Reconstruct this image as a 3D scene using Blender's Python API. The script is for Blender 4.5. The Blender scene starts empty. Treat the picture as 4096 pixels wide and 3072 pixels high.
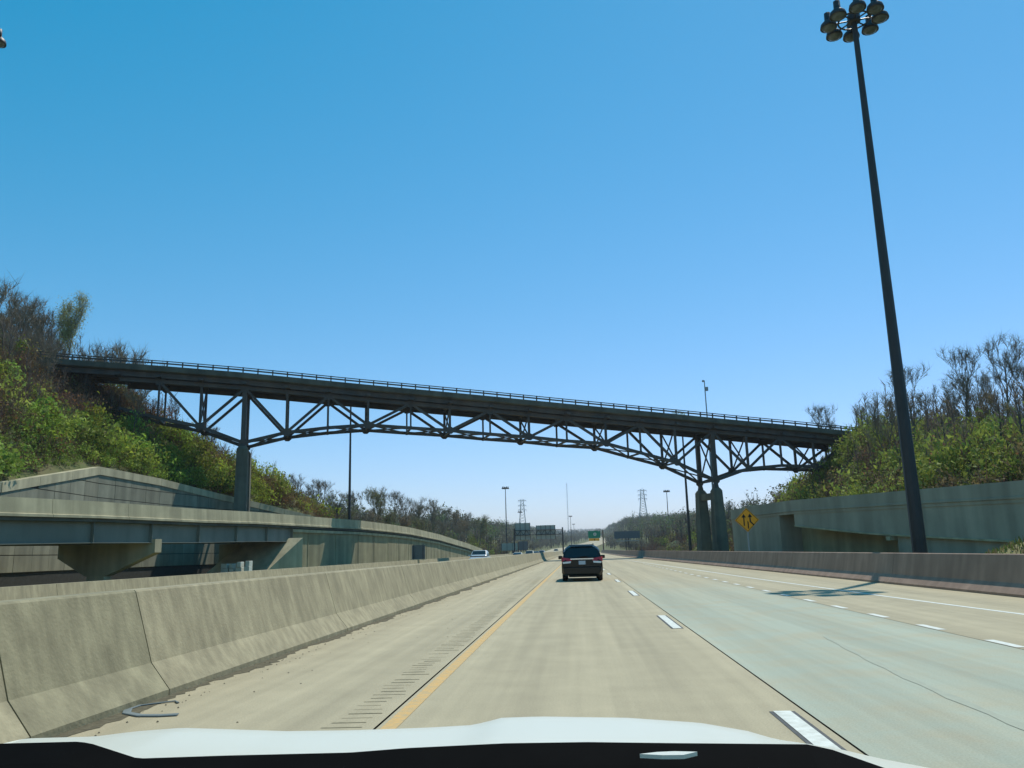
import bpy, math, random
import numpy as np
from mathutils import Vector, Matrix

rnd = random.Random(7)
NR = np.random.RandomState(11)
sc = bpy.context.scene
COL = sc.collection
R = math.radians

# ------------------------------------------------------------------ camera
FPX, IW, IH, EYE = 3260.0, 4096.0, 3072.0, 1.5
ROLL, VPX, VPY = 0.027, 2312.0, 2197.0
_c, _s = math.cos(ROLL), math.sin(ROLL)
_x0 = (VPX - IW/2)*_c - (VPY - IH/2)*_s
_y0 = (VPX - IW/2)*_s + (VPY - IH/2)*_c
PITCH = math.atan2(_y0, FPX)
YAW = math.atan2(_x0, math.hypot(FPX, _y0))
cam_d = bpy.data.cameras.new('camera')
cam = bpy.data.objects.new('camera', cam_d)
COL.objects.link(cam)
cam_d.sensor_width = 36.0
cam_d.lens = 36.0*FPX/IW
cam_d.clip_start = 0.05
cam_d.clip_end = 20000
cam.matrix_world = (Matrix.Translation((0, 0, EYE)) @ Matrix.Rotation(YAW, 4, 'Z')
                    @ Matrix.Rotation(math.pi/2 + PITCH, 4, 'X') @ Matrix.Rotation(-ROLL, 4, 'Z'))
sc.camera = cam

# ------------------------------------------------------------------ sky, sun, exposure
SUN_AZ, SUN_EL = R(31.0), R(60.0)      # azimuth to the right of the road's direction (+Y)
w = bpy.data.worlds.new('World'); sc.world = w; w.use_nodes = True
nt = w.node_tree; nt.nodes.clear()
sky = nt.nodes.new('ShaderNodeTexSky'); sky.sky_type = 'NISHITA'; sky.sun_disc = False
sky.sun_elevation = SUN_EL; sky.sun_rotation = SUN_AZ
sky.altitude = 300; sky.air_density = 1.0; sky.dust_density = 0.15; sky.ozone_density = 1.6
bg = nt.nodes.new('ShaderNodeBackground'); bg.inputs['Strength'].default_value = 0.112
# the camera's rendering of the sky colour: one even tone curve for the whole sky
spc = nt.nodes.new('ShaderNodeSeparateColor'); cmb = nt.nodes.new('ShaderNodeCombineColor')
nt.links.new(sky.outputs[0], spc.inputs[0])
SB = 0.112
def _chan(i, mul, powr, add):
    p = nt.nodes.new('ShaderNodeMath'); p.operation = 'POWER'; p.inputs[1].default_value = powr
    m = nt.nodes.new('ShaderNodeMath'); m.operation = 'MULTIPLY_ADD'
    m.inputs[1].default_value = mul*SB**(powr-1); m.inputs[2].default_value = add/SB
    c = nt.nodes.new('ShaderNodeMath'); c.operation = 'MAXIMUM'; c.inputs[1].default_value = 0.1
    nt.links.new(spc.outputs[i], p.inputs[0]); nt.links.new(p.outputs[0], m.inputs[0])
    nt.links.new(m.outputs[0], c.inputs[0]); nt.links.new(c.outputs[0], cmb.inputs[i])
_chan(0, 1.15, 1.0, -0.155); _chan(1, 0.975, 0.84, 0.0); _chan(2, 1.18, 1.0, 0.06)
wo = nt.nodes.new('ShaderNodeOutputWorld')
nt.links.new(cmb.outputs[0], bg.inputs[0]); nt.links.new(bg.outputs[0], wo.inputs[0])
sl = bpy.data.lights.new('sun', 'SUN'); sl.energy = 4.1; sl.angle = R(0.5); sl.color = (1.0, 0.95, 0.86)
so = bpy.data.objects.new('sun', sl); COL.objects.link(so)
_sd = Vector((math.sin(SUN_AZ)*math.cos(SUN_EL), math.cos(SUN_AZ)*math.cos(SUN_EL), math.sin(SUN_EL)))
so.rotation_euler = _sd.to_track_quat('Z', 'Y').to_euler(); so.location = (0, 0, 80)
sc.view_settings.view_transform = 'Standard'; sc.view_settings.look = 'None'
sc.view_settings.exposure = 0.0; sc.view_settings.gamma = 1.0
sc.view_settings.use_curve_mapping = False
sc.render.engine = 'CYCLES'
sc.cycles.use_denoising = True
sc.cycles.max_bounces = 5; sc.cycles.diffuse_bounces = 3; sc.cycles.glossy_bounces = 3
sc.cycles.transmission_bounces = 4; sc.cycles.transparent_max_bounces = 6
sc.cycles.volume_bounces = 0

# ------------------------------------------------------------------ photo geometry helpers
def ray(px, py):
    x = (px - IW/2)*_c - (py - IH/2)*_s; y = (px - IW/2)*_s + (py - IH/2)*_c
    f = FPX*math.cos(PITCH) + y*math.sin(PITCH); u = FPX*math.sin(PITCH) - y*math.cos(PITCH)
    return Vector((x*math.cos(YAW) - f*math.sin(YAW), x*math.sin(YAW) + f*math.cos(YAW), u))
def at(px, py, Y):
    d = ray(px, py); return Vector((0, 0, EYE)) + d*(Y/d.y)
def on_plane(px, py, p, dv):
    d = ray(px, py); n = Vector((-dv[1], dv[0], 0))
    return Vector((0, 0, EYE)) + d*(n.dot(Vector(p) - Vector((0, 0, EYE)))/n.dot(d))
def tab(t, v):
    if v <= t[0][0]: return t[0][1]
    for (a, b), (c, d) in zip(t, t[1:]):
        if v <= c: return b + (d - b)*(v - a)/(c - a)
    return t[-1][1]

# ------------------------------------------------------------------ materials
MATS = {}
def mat(name, col, rough=0.8, var=0.15, scale=3.0, bump=0.0, bscale=30.0, metal=0.0, spec=0.3,
        col2=None, streak=None, objvar=0.0, detail=5.0, island=0.0, emit=None):
    if name in MATS: return MATS[name]
    m = bpy.data.materials.new(name); m.use_nodes = True
    n = m.node_tree.nodes; l = m.node_tree.links
    b = n['Principled BSDF']
    b.inputs['Roughness'].default_value = rough; b.inputs['Metallic'].default_value = metal
    b.inputs['Specular IOR Level'].default_value = spec
    tc = n.new('ShaderNodeTexCoord')
    no = n.new('ShaderNodeTexNoise'); no.inputs['Scale'].default_value = scale
    no.inputs['Detail'].default_value = detail; no.inputs['Roughness'].default_value = 0.6
    l.new(tc.outputs['Object'], no.inputs['Vector'])
    rp = n.new('ShaderNodeValToRGB')
    c2 = col2 or tuple(c*(1 + var) for c in col)
    c1 = tuple(c*(1 - var) for c in col) if col2 is None else col
    rp.color_ramp.elements[0].position = 0.3; rp.color_ramp.elements[1].position = 0.7
    rp.color_ramp.elements[0].color = (*c1, 1); rp.color_ramp.elements[1].color = (*c2, 1)
    l.new(no.outputs['Fac'], rp.inputs['Fac'])
    out = rp.outputs['Color']
    if streak:      # vertical weather streaks: (amount, scale)
        mp = n.new('ShaderNodeMapping'); mp.inputs['Scale'].default_value = (streak[1], streak[1], streak[1]*0.07)
        l.new(tc.outputs['Object'], mp.inputs['Vector'])
        n2 = n.new('ShaderNodeTexNoise'); n2.inputs['Scale'].default_value = 1.0; n2.inputs['Detail'].default_value = 6
        l.new(mp.outputs[0], n2.inputs['Vector'])
        r2 = n.new('ShaderNodeValToRGB')
        r2.color_ramp.elements[0].position = 0.38; r2.color_ramp.elements[1].position = 0.68
        k = 1 - streak[0]
        r2.color_ramp.elements[0].color = (k, k, k, 1); r2.color_ramp.elements[1].color = (1.06, 1.06, 1.06, 1)
        l.new(n2.outputs['Fac'], r2.inputs['Fac'])
        mx = n.new('ShaderNodeMix'); mx.data_type = 'RGBA'; mx.blend_type = 'MULTIPLY'; mx.inputs[0].default_value = 1
        l.new(out, mx.inputs[6]); l.new(r2.outputs[0], mx.inputs[7]); out = mx.outputs[2]
    if objvar or island:
        src = n.new('ShaderNodeObjectInfo').outputs['Random'] if objvar else n.new('ShaderNodeNewGeometry').outputs['Random Per Island']
        v = objvar or island
        mr = n.new('ShaderNodeMapRange'); mr.inputs['To Min'].default_value = 1 - v; mr.inputs['To Max'].default_value = 1 + v
        l.new(src, mr.inputs['Value'])
        mx = n.new('ShaderNodeMix'); mx.data_type = 'RGBA'; mx.blend_type = 'MULTIPLY'; mx.inputs[0].default_value = 1
        l.new(out, mx.inputs[6]); l.new(mr.outputs[0], mx.inputs[7]); out = mx.outputs[2]
    l.new(out, b.inputs['Base Color'])
    if bump:
        n3 = n.new('ShaderNodeTexNoise'); n3.inputs['Scale'].default_value = bscale; n3.inputs['Detail'].default_value = 4
        l.new(tc.outputs['Object'], n3.inputs['Vector'])
        bp = n.new('ShaderNodeBump'); bp.inputs['Strength'].default_value = bump; bp.inputs['Distance'].default_value = 0.02
        l.new(n3.outputs['Fac'], bp.inputs['Height']); l.new(bp.outputs[0], b.inputs['Normal'])
    if emit:
        b.inputs['Emission Color'].default_value = (*emit[:3], 1); b.inputs['Emission Strength'].default_value = emit[3]
    MATS[name] = m
    return m

def road_streaks(m, lo=.87, hi=1.11):
    n = m.node_tree.nodes; l = m.node_tree.links; b = n['Principled BSDF']; src = b.inputs['Base Color'].links[0].from_socket
    tc = n.new('ShaderNodeTexCoord'); mp = n.new('ShaderNodeMapping'); mp.inputs['Scale'].default_value = (4.5, .10, 1); l.new(tc.outputs['Object'], mp.inputs['Vector'])
    n2 = n.new('ShaderNodeTexNoise'); n2.inputs['Scale'].default_value = 1; n2.inputs['Detail'].default_value = 7; l.new(mp.outputs[0], n2.inputs['Vector'])
    r2 = n.new('ShaderNodeMapRange'); r2.inputs['From Min'].default_value = .25; r2.inputs['From Max'].default_value = .75; r2.inputs['To Min'].default_value = lo; r2.inputs['To Max'].default_value = hi; l.new(n2.outputs['Fac'], r2.inputs['Value'])
    n4 = n.new('ShaderNodeTexNoise'); n4.inputs['Scale'].default_value = 55; n4.inputs['Detail'].default_value = 3; l.new(tc.outputs['Object'], n4.inputs['Vector'])
    r4 = n.new('ShaderNodeMapRange'); r4.inputs['From Min'].default_value = .3; r4.inputs['From Max'].default_value = .7; r4.inputs['To Min'].default_value = .88; r4.inputs['To Max'].default_value = 1.1; l.new(n4.outputs['Fac'], r4.inputs['Value'])
    sx = n.new('ShaderNodeSeparateXYZ'); l.new(tc.outputs['Object'], sx.inputs[0])
    wv = n.new('ShaderNodeMath'); wv.operation = 'MULTIPLY_ADD'; wv.inputs[1].default_value = 2*math.pi/1.75; wv.inputs[2].default_value = -.35; l.new(sx.outputs['X'], wv.inputs[0])
    cs = n.new('ShaderNodeMath'); cs.operation = 'COSINE'; l.new(wv.outputs[0], cs.inputs[0])
    wp_ = n.new('ShaderNodeMapRange'); wp_.inputs['From Min'].default_value = -1; wp_.inputs['To Min'].default_value = .93; wp_.inputs['To Max'].default_value = 1.04; l.new(cs.outputs[0], wp_.inputs['Value'])
    mm = n.new('ShaderNodeMath'); mm.operation = 'MULTIPLY'; l.new(r2.outputs[0], mm.inputs[0]); l.new(r4.outputs[0], mm.inputs[1])
    m2 = n.new('ShaderNodeMath'); m2.operation = 'MULTIPLY'; l.new(mm.outputs[0], m2.inputs[0]); l.new(wp_.outputs[0], m2.inputs[1]); mm = m2
    mu = n.new('ShaderNodeMix'); mu.data_type = 'RGBA'; mu.blend_type = 'MULTIPLY'; mu.inputs[0].default_value = 1; l.new(src, mu.inputs[6]); l.new(mm.outputs[0], mu.inputs[7]); l.new(mu.outputs[2], b.inputs['Base Color'])
def glass_mat(name, col, rough=0.06):
    m = mat(name, col, rough=rough, var=0.1, spec=0.7)
    return m

def leaf_mat(name, trans=0.38, rough=0.7):
    """foliage / twig colour comes from the natural tint of each piece (point attribute 'tint')"""
    m = bpy.data.materials.new(name); m.use_nodes = True
    n = m.node_tree.nodes; l = m.node_tree.links; b = n['Principled BSDF']
    a = n.new('ShaderNodeAttribute'); a.attribute_name = 'tint'
    b.inputs['Roughness'].default_value = rough; b.inputs['Specular IOR Level'].default_value = 0.2
    l.new(a.outputs['Color'], b.inputs['Base Color'])
    if trans:
        t = n.new('ShaderNodeBsdfTranslucent'); l.new(a.outputs['Color'], t.inputs['Color'])
        mx = n.new('ShaderNodeMixShader'); mx.inputs[0].default_value = trans
        l.new(b.outputs[0], mx.inputs[1]); l.new(t.outputs[0], mx.inputs[2])
        l.new(mx.outputs[0], n['Material Output'].inputs['Surface'])
    return m

M_ROAD = mat('concrete_pavement_tan', (0.405, 0.350, 0.228), 0.85, 0.07, 1.3, 0.25, 60, streak=None)
M_ROAD2 = mat('concrete_pavement_grey', (0.325, 0.385, 0.315), 0.8, 0.06, 0.8, 0.2, 60)
def lane_mat():  # grey-green windscreen reflection cast painted into the colour, fading to tan farther off
    m = bpy.data.materials.new('lane_concrete_reflection_tint'); m.use_nodes = True; n = m.node_tree.nodes; l = m.node_tree.links; b = n['Principled BSDF']
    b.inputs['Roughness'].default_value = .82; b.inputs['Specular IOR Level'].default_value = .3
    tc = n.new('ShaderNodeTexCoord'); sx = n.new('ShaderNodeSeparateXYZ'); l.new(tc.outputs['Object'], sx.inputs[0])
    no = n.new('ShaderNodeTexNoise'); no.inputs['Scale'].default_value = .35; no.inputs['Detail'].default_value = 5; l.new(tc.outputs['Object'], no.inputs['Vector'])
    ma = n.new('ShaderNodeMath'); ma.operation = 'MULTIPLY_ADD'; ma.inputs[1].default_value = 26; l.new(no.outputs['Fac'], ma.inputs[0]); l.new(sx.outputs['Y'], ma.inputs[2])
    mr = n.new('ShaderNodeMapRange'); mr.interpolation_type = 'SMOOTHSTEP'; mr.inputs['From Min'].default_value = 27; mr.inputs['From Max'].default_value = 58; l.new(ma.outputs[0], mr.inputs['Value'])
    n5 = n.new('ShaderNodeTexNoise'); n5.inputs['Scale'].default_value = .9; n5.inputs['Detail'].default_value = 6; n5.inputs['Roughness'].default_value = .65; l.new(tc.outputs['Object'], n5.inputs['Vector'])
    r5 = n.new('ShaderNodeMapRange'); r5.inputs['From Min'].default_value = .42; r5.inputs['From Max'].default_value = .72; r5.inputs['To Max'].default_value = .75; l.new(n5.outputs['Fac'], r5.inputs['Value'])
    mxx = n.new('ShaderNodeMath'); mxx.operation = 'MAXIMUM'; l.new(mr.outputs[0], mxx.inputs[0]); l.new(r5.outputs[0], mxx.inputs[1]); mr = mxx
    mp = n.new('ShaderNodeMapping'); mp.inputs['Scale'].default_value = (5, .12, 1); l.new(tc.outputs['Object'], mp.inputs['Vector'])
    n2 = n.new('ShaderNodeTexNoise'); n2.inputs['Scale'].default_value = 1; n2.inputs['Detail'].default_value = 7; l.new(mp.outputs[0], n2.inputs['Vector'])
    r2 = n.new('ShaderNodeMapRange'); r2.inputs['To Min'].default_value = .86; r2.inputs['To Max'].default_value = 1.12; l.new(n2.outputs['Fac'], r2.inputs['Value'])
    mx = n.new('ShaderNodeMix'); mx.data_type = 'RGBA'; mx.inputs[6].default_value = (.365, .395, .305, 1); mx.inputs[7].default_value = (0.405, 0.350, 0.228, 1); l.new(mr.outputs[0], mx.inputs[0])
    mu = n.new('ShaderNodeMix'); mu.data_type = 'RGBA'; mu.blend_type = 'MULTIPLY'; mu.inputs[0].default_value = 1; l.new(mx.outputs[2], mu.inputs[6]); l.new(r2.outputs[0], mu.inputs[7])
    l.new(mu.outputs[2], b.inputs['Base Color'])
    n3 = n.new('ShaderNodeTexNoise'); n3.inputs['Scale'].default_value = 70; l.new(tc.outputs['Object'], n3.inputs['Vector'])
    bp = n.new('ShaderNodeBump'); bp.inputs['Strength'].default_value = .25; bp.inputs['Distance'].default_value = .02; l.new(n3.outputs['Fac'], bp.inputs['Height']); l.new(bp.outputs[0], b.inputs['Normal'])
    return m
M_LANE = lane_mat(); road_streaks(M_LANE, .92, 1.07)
road_streaks(M_ROAD)
M_JOINT = mat('joint_sealant', (0.05, 0.05, 0.045), 0.7, 0.2)
M_YELLOW = mat('yellow_road_paint', (0.44, 0.35, 0.19), 0.75, 0.12, 9, col2=(0.66, 0.39, 0.12), detail=9)
M_WHITE = mat('white_road_paint', (0.52, 0.53, 0.46), 0.7, 0.1, 9, col2=(0.74, 0.76, 0.69), detail=9)
M_BLACKP = mat('black_contrast_paint', (0.085, 0.088, 0.085), 0.8, 0.2, 6)
M_BARR = mat('barrier_concrete', (0.370, 0.325, 0.208), 0.9, 0.16, 1.2, 0.35, 25, streak=(0.22, 6.5), objvar=0.05)
M_BARRD = mat('barrier_concrete_darker', (0.30, 0.27, 0.17), 0.9, 0.18, 2.0, 0.35, 25, streak=(0.2, 6.0))  # darker tone for a single median barrier segment
M_BARRR = mat('barrier_concrete_brown', (0.37, 0.255, 0.19), 0.9, 0.12, 0.9, 0.35, 25, streak=(0.2, 2.2), objvar=0.05)
M_CONC = mat('ramp_concrete', (0.50, 0.45, 0.29), 0.9, 0.12, 0.6, 0.25, 12, streak=(0.28, 0.9), objvar=0.04)
M_CONCG = mat('grey_panel_concrete', (0.27, 0.262, 0.19), 0.92, 0.14, 0.5, 0.25, 12, streak=(0.25, 0.8), objvar=0.10)
M_CONCW = mat('weathered_wall_concrete', (0.38, 0.335, 0.20), 0.92, 0.16, 0.45, 0.25, 12, streak=(0.3, 0.6), objvar=0.06)
M_RWALL = mat('shaded_wall_concrete', (0.40, 0.36, 0.275), 0.92, 0.12, 0.4, 0.25, 12, streak=(0.22, 0.6), objvar=0.05)
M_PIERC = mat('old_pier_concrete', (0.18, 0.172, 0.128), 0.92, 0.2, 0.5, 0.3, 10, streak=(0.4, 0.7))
M_STEEL = mat('weathered_bridge_steel', (0.074, 0.080, 0.084), 0.6, 0.3, 0.35, streak=(0.35, 0.5), col2=(0.115, 0.088, 0.068))
M_STEELD = mat('girder_grey_steel', (0.20, 0.215, 0.18), 0.6, 0.12, 0.4, streak=(0.2, 0.5), objvar=0.05)
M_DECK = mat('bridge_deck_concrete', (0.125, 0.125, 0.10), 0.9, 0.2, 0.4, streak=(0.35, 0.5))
M_POLE = mat('dark_bronze_pole', (0.035, 0.036, 0.04), 0.5, 0.2, 0.8, spec=0.4)
M_GALV = mat('galvanised_steel', (0.32, 0.34, 0.35), 0.5, 0.12, 2.0, metal=0.3)
M_LENS = mat('lamp_lens', (0.10, 0.125, 0.125), 0.12, 0.5, 2.2)
M_SIGNB = mat('aluminium_sign_back', (0.33, 0.37, 0.34), 0.6, 0.1, 0.8, objvar=0.06)
M_SIGND = mat('dark_sign_back', (0.11, 0.13, 0.15), 0.6, 0.15)
M_GREEN = mat('sign_green', (0.0, 0.22, 0.12), 0.5, 0.05)
M_SIGNY = mat('sign_yellow', (0.92, 0.37, 0.02), 0.5, 0.06)
M_BLACK = mat('black_print', (0.012, 0.012, 0.012), 0.6, 0.1)
M_GRASS = mat('grass_ground', (0.13, 0.155, 0.05), 0.95, 0.3, 0.8, 0.4, 8, col2=(0.24, 0.20, 0.09))
M_SOIL = mat('leaf_litter_ground', (0.085, 0.115, 0.03), 0.95, 0.3, 0.25, 0.5, 4, col2=(0.14, 0.115, 0.055))
M_BARK = mat('tree_bark', (0.135, 0.118, 0.088), 0.9, 0.25, 4)
M_LEAF = leaf_mat('spring_leaves'); M_TWIG = leaf_mat('bare_twigs', 0.0, 0.85)
M_CARW = mat('white_car_paint', (0.70, 0.69, 0.58), 0.3, 0.015, 1.0, spec=0.3)
M_DASH = mat('black_dashboard_vinyl', (0.004, 0.004, 0.004), 0.9, 0.2, 20, spec=0.05)
M_RUBBER = mat('black_rubber', (0.015, 0.015, 0.015), 0.8, 0.2)
M_RIM = mat('alloy_rim', (0.45, 0.46, 0.47), 0.3, 0.05, metal=0.8)
M_VAN = mat('dark_van_paint', (0.004, 0.006, 0.005), 0.2, 0.1, spec=0.35)
M_GLASS = glass_mat('tinted_glass', (0.012, 0.018, 0.018))
M_TAIL = mat('red_lamp_glass', (0.42, 0.02, 0.03), 0.2, 0.1, spec=0.6)
M_HEAD = mat('clear_lamp_glass', (0.75, 0.77, 0.78), 0.15, 0.05, spec=0.7)
M_CHROME = mat('chrome_trim', (0.55, 0.58, 0.6), 0.15, 0.05, metal=1.0)
M_PLATE = mat('licence_plate', (0.45, 0.52, 0.6), 0.5, 0.1)
M_CARS = mat('silver_car_paint', (0.55, 0.57, 0.6), 0.25, 0.03)
M_CARB = mat('blue_grey_car_paint', (0.10, 0.16, 0.22), 0.25, 0.03)

# ------------------------------------------------------------------ mesh builder
ORG = {}
class MB:
    def __init__(self): self.v = []; self.f = []
    def add(self, vs, fs):
        k = len(self.v); self.v += [tuple(p) for p in vs]; self.f += [tuple(i + k for i in f) for f in fs]; return self
    def box(self, c, s, rz=0.0, bev=0.0):
        cx, cy, cz = c; hx, hy, hz = s[0]/2, s[1]/2, s[2]/2
        cr, sr = math.cos(rz), math.sin(rz)
        vs = []
        for z in (-hz, hz):
            for x, y in ((-hx, -hy), (hx, -hy), (hx, hy), (-hx, hy)):
                vs.append((cx + x*cr - y*sr, cy + x*sr + y*cr, cz + z))
        return self.add(vs, [(3, 2, 1, 0), (4, 5, 6, 7), (0, 1, 5, 4), (1, 2, 6, 5), (2, 3, 7, 6), (3, 0, 4, 7)])
    def beam(self, a, b, wd, ht, up=(0, 0, 1)):
        a = Vector(a); b = Vector(b); d = (b - a).normalized(); up = Vector(up)
        sd = d.cross(up)
        if sd.length < 1e-4: sd = d.cross(Vector((1, 0, 0)))
        sd.normalize(); u = sd.cross(d).normalized()
        vs = []
        for p in (a, b):
            for i, j in ((-1, -1), (1, -1), (1, 1), (-1, 1)):
                vs.append(p + sd*(i*wd/2) + u*(j*ht/2))
        return self.add(vs, [(0, 1, 2, 3), (7, 6, 5, 4), (1, 0, 4, 5), (2, 1, 5, 6), (3, 2, 6, 7), (0, 3, 7, 4)])
    def tube(self, a, b, r0, r1, n=8, cap=True):
        a = Vector(a); b = Vector(b); d = (b - a).normalized()
        x = d.orthogonal().normalized(); y = d.cross(x)
        vs = [p + (x*math.cos(2*math.pi*i/n) + y*math.sin(2*math.pi*i/n))*r for p, r in ((a, r0), (b, r1)) for i in range(n)]
        fs = [(i, (i+1) % n, n + (i+1) % n, n + i) for i in range(n)]
        if cap: fs += [tuple(reversed(range(n))), tuple(range(n, 2*n))]
        return self.add(vs, fs)
    def lathe(self, prof, c=(0, 0, 0), n=16, axis='z'):
        vs = []; m = len(prof)
        for i in range(n):
            t = 2*math.pi*i/n
            for r, z in prof:
                p = (r*math.cos(t), r*math.sin(t), z)
                if axis == 'x': p = (z, p[0], p[1])
                if axis == 'y': p = (p[0], z, p[1])
                vs.append((p[0]+c[0], p[1]+c[1], p[2]+c[2]))
        fs = [(i*m + j, ((i+1) % n)*m + j, ((i+1) % n)*m + j + 1, i*m + j + 1) for i in range(n) for j in range(m-1)]
        return self.add(vs, fs)
    def sweep(self, secs, close=True, caps=True):
        """secs: list of equal-length lists of 3D points"""
        m = len(secs[0]); vs = [p for s_ in secs for p in s_]
        fs = []
        rng = range(m) if close else range(m-1)
        for k in range(len(secs)-1):
            for j in rng:
                fs.append((k*m + j, k*m + (j+1) % m, (k+1)*m + (j+1) % m, (k+1)*m + j))
        if caps and close:
            fs.append(tuple(reversed(range(m)))); fs.append(tuple(range((len(secs)-1)*m, len(secs)*m)))
        return self.add(vs, fs)
    def poly(self, pts, th, n):
        """flat polygon pts (3D) extruded by th along n"""
        n = Vector(n).normalized(); k = len(pts)
        a = [Vector(p) for p in pts]; b = [p + n*th for p in a]
        fs = [tuple(reversed(range(k))), tuple(range(k, 2*k))] + [(i, (i+1) % k, k + (i+1) % k, k + i) for i in range(k)]
        return self.add(a + b, fs)
    def mesh(self, name, org=(0, 0, 0)):
        me = bpy.data.meshes.new(name)
        ox, oy, oz = org
        me.from_pydata([(x-ox, y-oy, z-oz) for x, y, z in self.v], [], self.f)
        import bmesh
        bm = bmesh.new(); bm.from_mesh(me); bmesh.ops.recalc_face_normals(bm, faces=bm.faces); bm.to_mesh(me); bm.free()
        return me
    def build(self, name, m, parent=None, smooth=False, bevel=0.0, kind=None):
        org = ORG.get(parent.name, (0, 0, 0)) if parent else (0, 0, 0)
        me = self.mesh(name, org); me.materials.append(m)
        if smooth:
            me.polygons.foreach_set('use_smooth', [True]*len(me.polygons))
        o = bpy.data.objects.new(name, me); COL.objects.link(o)
        if parent: o.parent = parent; ORG[o.name] = org
        if bevel:
            bv = o.modifiers.new('bevel', 'BEVEL'); bv.width = bevel; bv.segments = 2; bv.limit_method = 'ANGLE'
        if kind: o['kind'] = kind
        return o
def tag(o, label=None, cat=None, group=None, kind=None):
    if label: o['label'] = label
    if cat: o['category'] = cat
    if group: o['group'] = group
    if kind: o['kind'] = kind
    return o
def thing(name, loc, label, cat, group=None, rz=0.0, world=True):
    o = bpy.data.objects.new(name, None); COL.objects.link(o); o.empty_display_size = 0.3
    o.location = loc; o.rotation_euler = (0, 0, rz)
    ORG[o.name] = tuple(loc) if world else (0, 0, 0)
    return tag(o, label, cat, group)
def copy_tree(o, loc=None, rz=None, label=None, parent=None):
    c = o.copy(); COL.objects.link(c)
    if parent is not None: c.parent = parent
    for ch in list(o.children): copy_tree(ch, parent=c)
    if loc is not None: c.location = loc
    if rz is not None: c.rotation_euler = (0, 0, rz)
    if label: c['label'] = label
    return c
def sheet(x0, x1, y0, y1, z, name, m, parent=None, ny=1, xf=None, kind=None):
    b = MB(); vs = []; fs = []
    for i in range(ny+1):
        y = y0 + (y1-y0)*i/ny
        a, c = (x0, x1) if xf is None else xf(y)
        vs += [(a, y, z), (c, y, z)]
        if i: k = 2*i; fs.append((k-2, k-1, k+1, k))
    b.add(vs, fs); return b.build(name, m, parent, kind=kind)
def resample(pts, step):
    out = [Vector(pts[0])]
    for a, b in zip(pts, pts[1:]):
        a = Vector(a); b = Vector(b); n = max(1, int(round((b-a).length/step)))
        for i in range(1, n+1): out.append(a.lerp(b, i/n))
    return out
def offset_path(pts, d):
    """offset to the right of the path in plan by d"""
    out = []
    for i, p in enumerate(pts):
        a = pts[max(0, i-1)]; b = pts[min(len(pts)-1, i+1)]
        t = Vector((b.x-a.x, b.y-a.y, 0)).normalized()
        out.append(p + Vector((t.y, -t.x, 0))*d)
    return out
def strip(path, prof):
    """sweep a profile [(offset right, dz)] along a path of 3D points"""
    secs = [[] for _ in path]
    for off, dz in prof:
        q = offset_path(path, off)
        for i, p in enumerate(q): secs[i].append(p + Vector((0, 0, dz)))
    return secs

# ------------------------------------------------------------------ terrain
_WX = [(-900, 1990, 50), (0, 1930, 66), (395, 1867, 84), (640, 1915, 97), (875, 1975, 111), (1035, 2012, 119), (1225, 2058, 129), (1330, 2090, 135)]
XL = [(-80, at(*_WX[0]).x - 12)] + [(p[2], at(*p).x - .75) for p in _WX] + [(152, -45), (200, -43), (260, -40), (400, -37), (700, -36), (2600, -44)]
ZWL = [(0, 7)] + [(p[2], at(*p).z - .35) for p in _WX] + [(150, 4), (170, 1.2), (200, 0.4)]
HL = [(-80, 30), (106, 30), (114, 27), (122, 21), (130, 15), (142, 10.5), (165, 8), (240, 7), (380, 8), (625, 12), (1000, 24), (1500, 34), (2600, 60)]
XR = [(-80, 36), (55, 38), (88, 33), (115, 33), (135, 33), (150, 34), (200, 36), (400, 32), (700, 34), (2600, 44)]
ZWR = [(-80, 3.6), (100, 3.6), (125, 2.5), (150, 2.2), (200, 0.5)]
HR = [(-80, 9), (85, 9.6), (110, 13.5), (136, 18.0), (150, 16), (165, 10), (185, 5), (300, 4.5), (500, 7), (900, 26), (1500, 38), (2600, 60)]
ZR = [(-80, 0), (300, 0), (420, 0.6), (700, 3.5), (1000, 9), (1400, 18), (1800, 30), (2600, 55)]
def softmin(a, b, k): 
    h = max(k - abs(a-b), 0)/k
    return min(a, b) - h*h*k*0.25
def wob(x, y):
    return (math.sin(x*0.21 + y*0.13)*0.5 + math.sin(x*0.09 - y*0.17 + 1.3)*0.9 + math.sin(x*0.035 + y*0.028)*1.4)
def terrain(x, y):
    xl, xr = tab(XL, y), tab(XR, y); base = tab(ZR, y) - 0.45
    if x < xl:
        d = xl - x; z = softmin(tab(ZWL, y) + 0.78*d, max(tab(HL, y), base) + 0.03*d, 6)
        return max(z + wob(x, y)*min(1, d/10)*0.8, base)
    if x > xr:
        d = x - xr; z = softmin(tab(ZWR, y) + tab([(90, .8), (130, 1.25)], y)*d, max(tab(HR, y), base) + 0.03*d, 5)
        return max(z + wob(x, y)*min(1, d/10)*0.7, base)
    return base
b = MB(); ys = sorted(set(list(np.arange(-80, 220, 4.0)) + [p[2] for p in _WX])) + list(np.arange(220, 600, 12.0)) + list(np.arange(600, 2601, 50.0))
offs = [0, 1.5, 3, 5, 7.5, 10, 13, 16, 20, 24, 28, 33, 40, 50, 65, 90, 130, 200, 320, 500, 900]
rows = []
for y in ys:
    xl, xr = tab(XL, y), tab(XR, y); base = tab(ZR, y) - 0.45; row = []
    for o in reversed(offs): row.append((xl - o - 1e-3, y, terrain(xl - o - 1e-3, y)))
    for t in (0, .25, .5, .75, 1): row.append((xl + (xr-xl)*t, y, base))
    for o in offs: row.append((xr + o + 1e-3, y, terrain(xr + o + 1e-3, y)))
    rows.append(row)
nc = len(rows[0])
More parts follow.
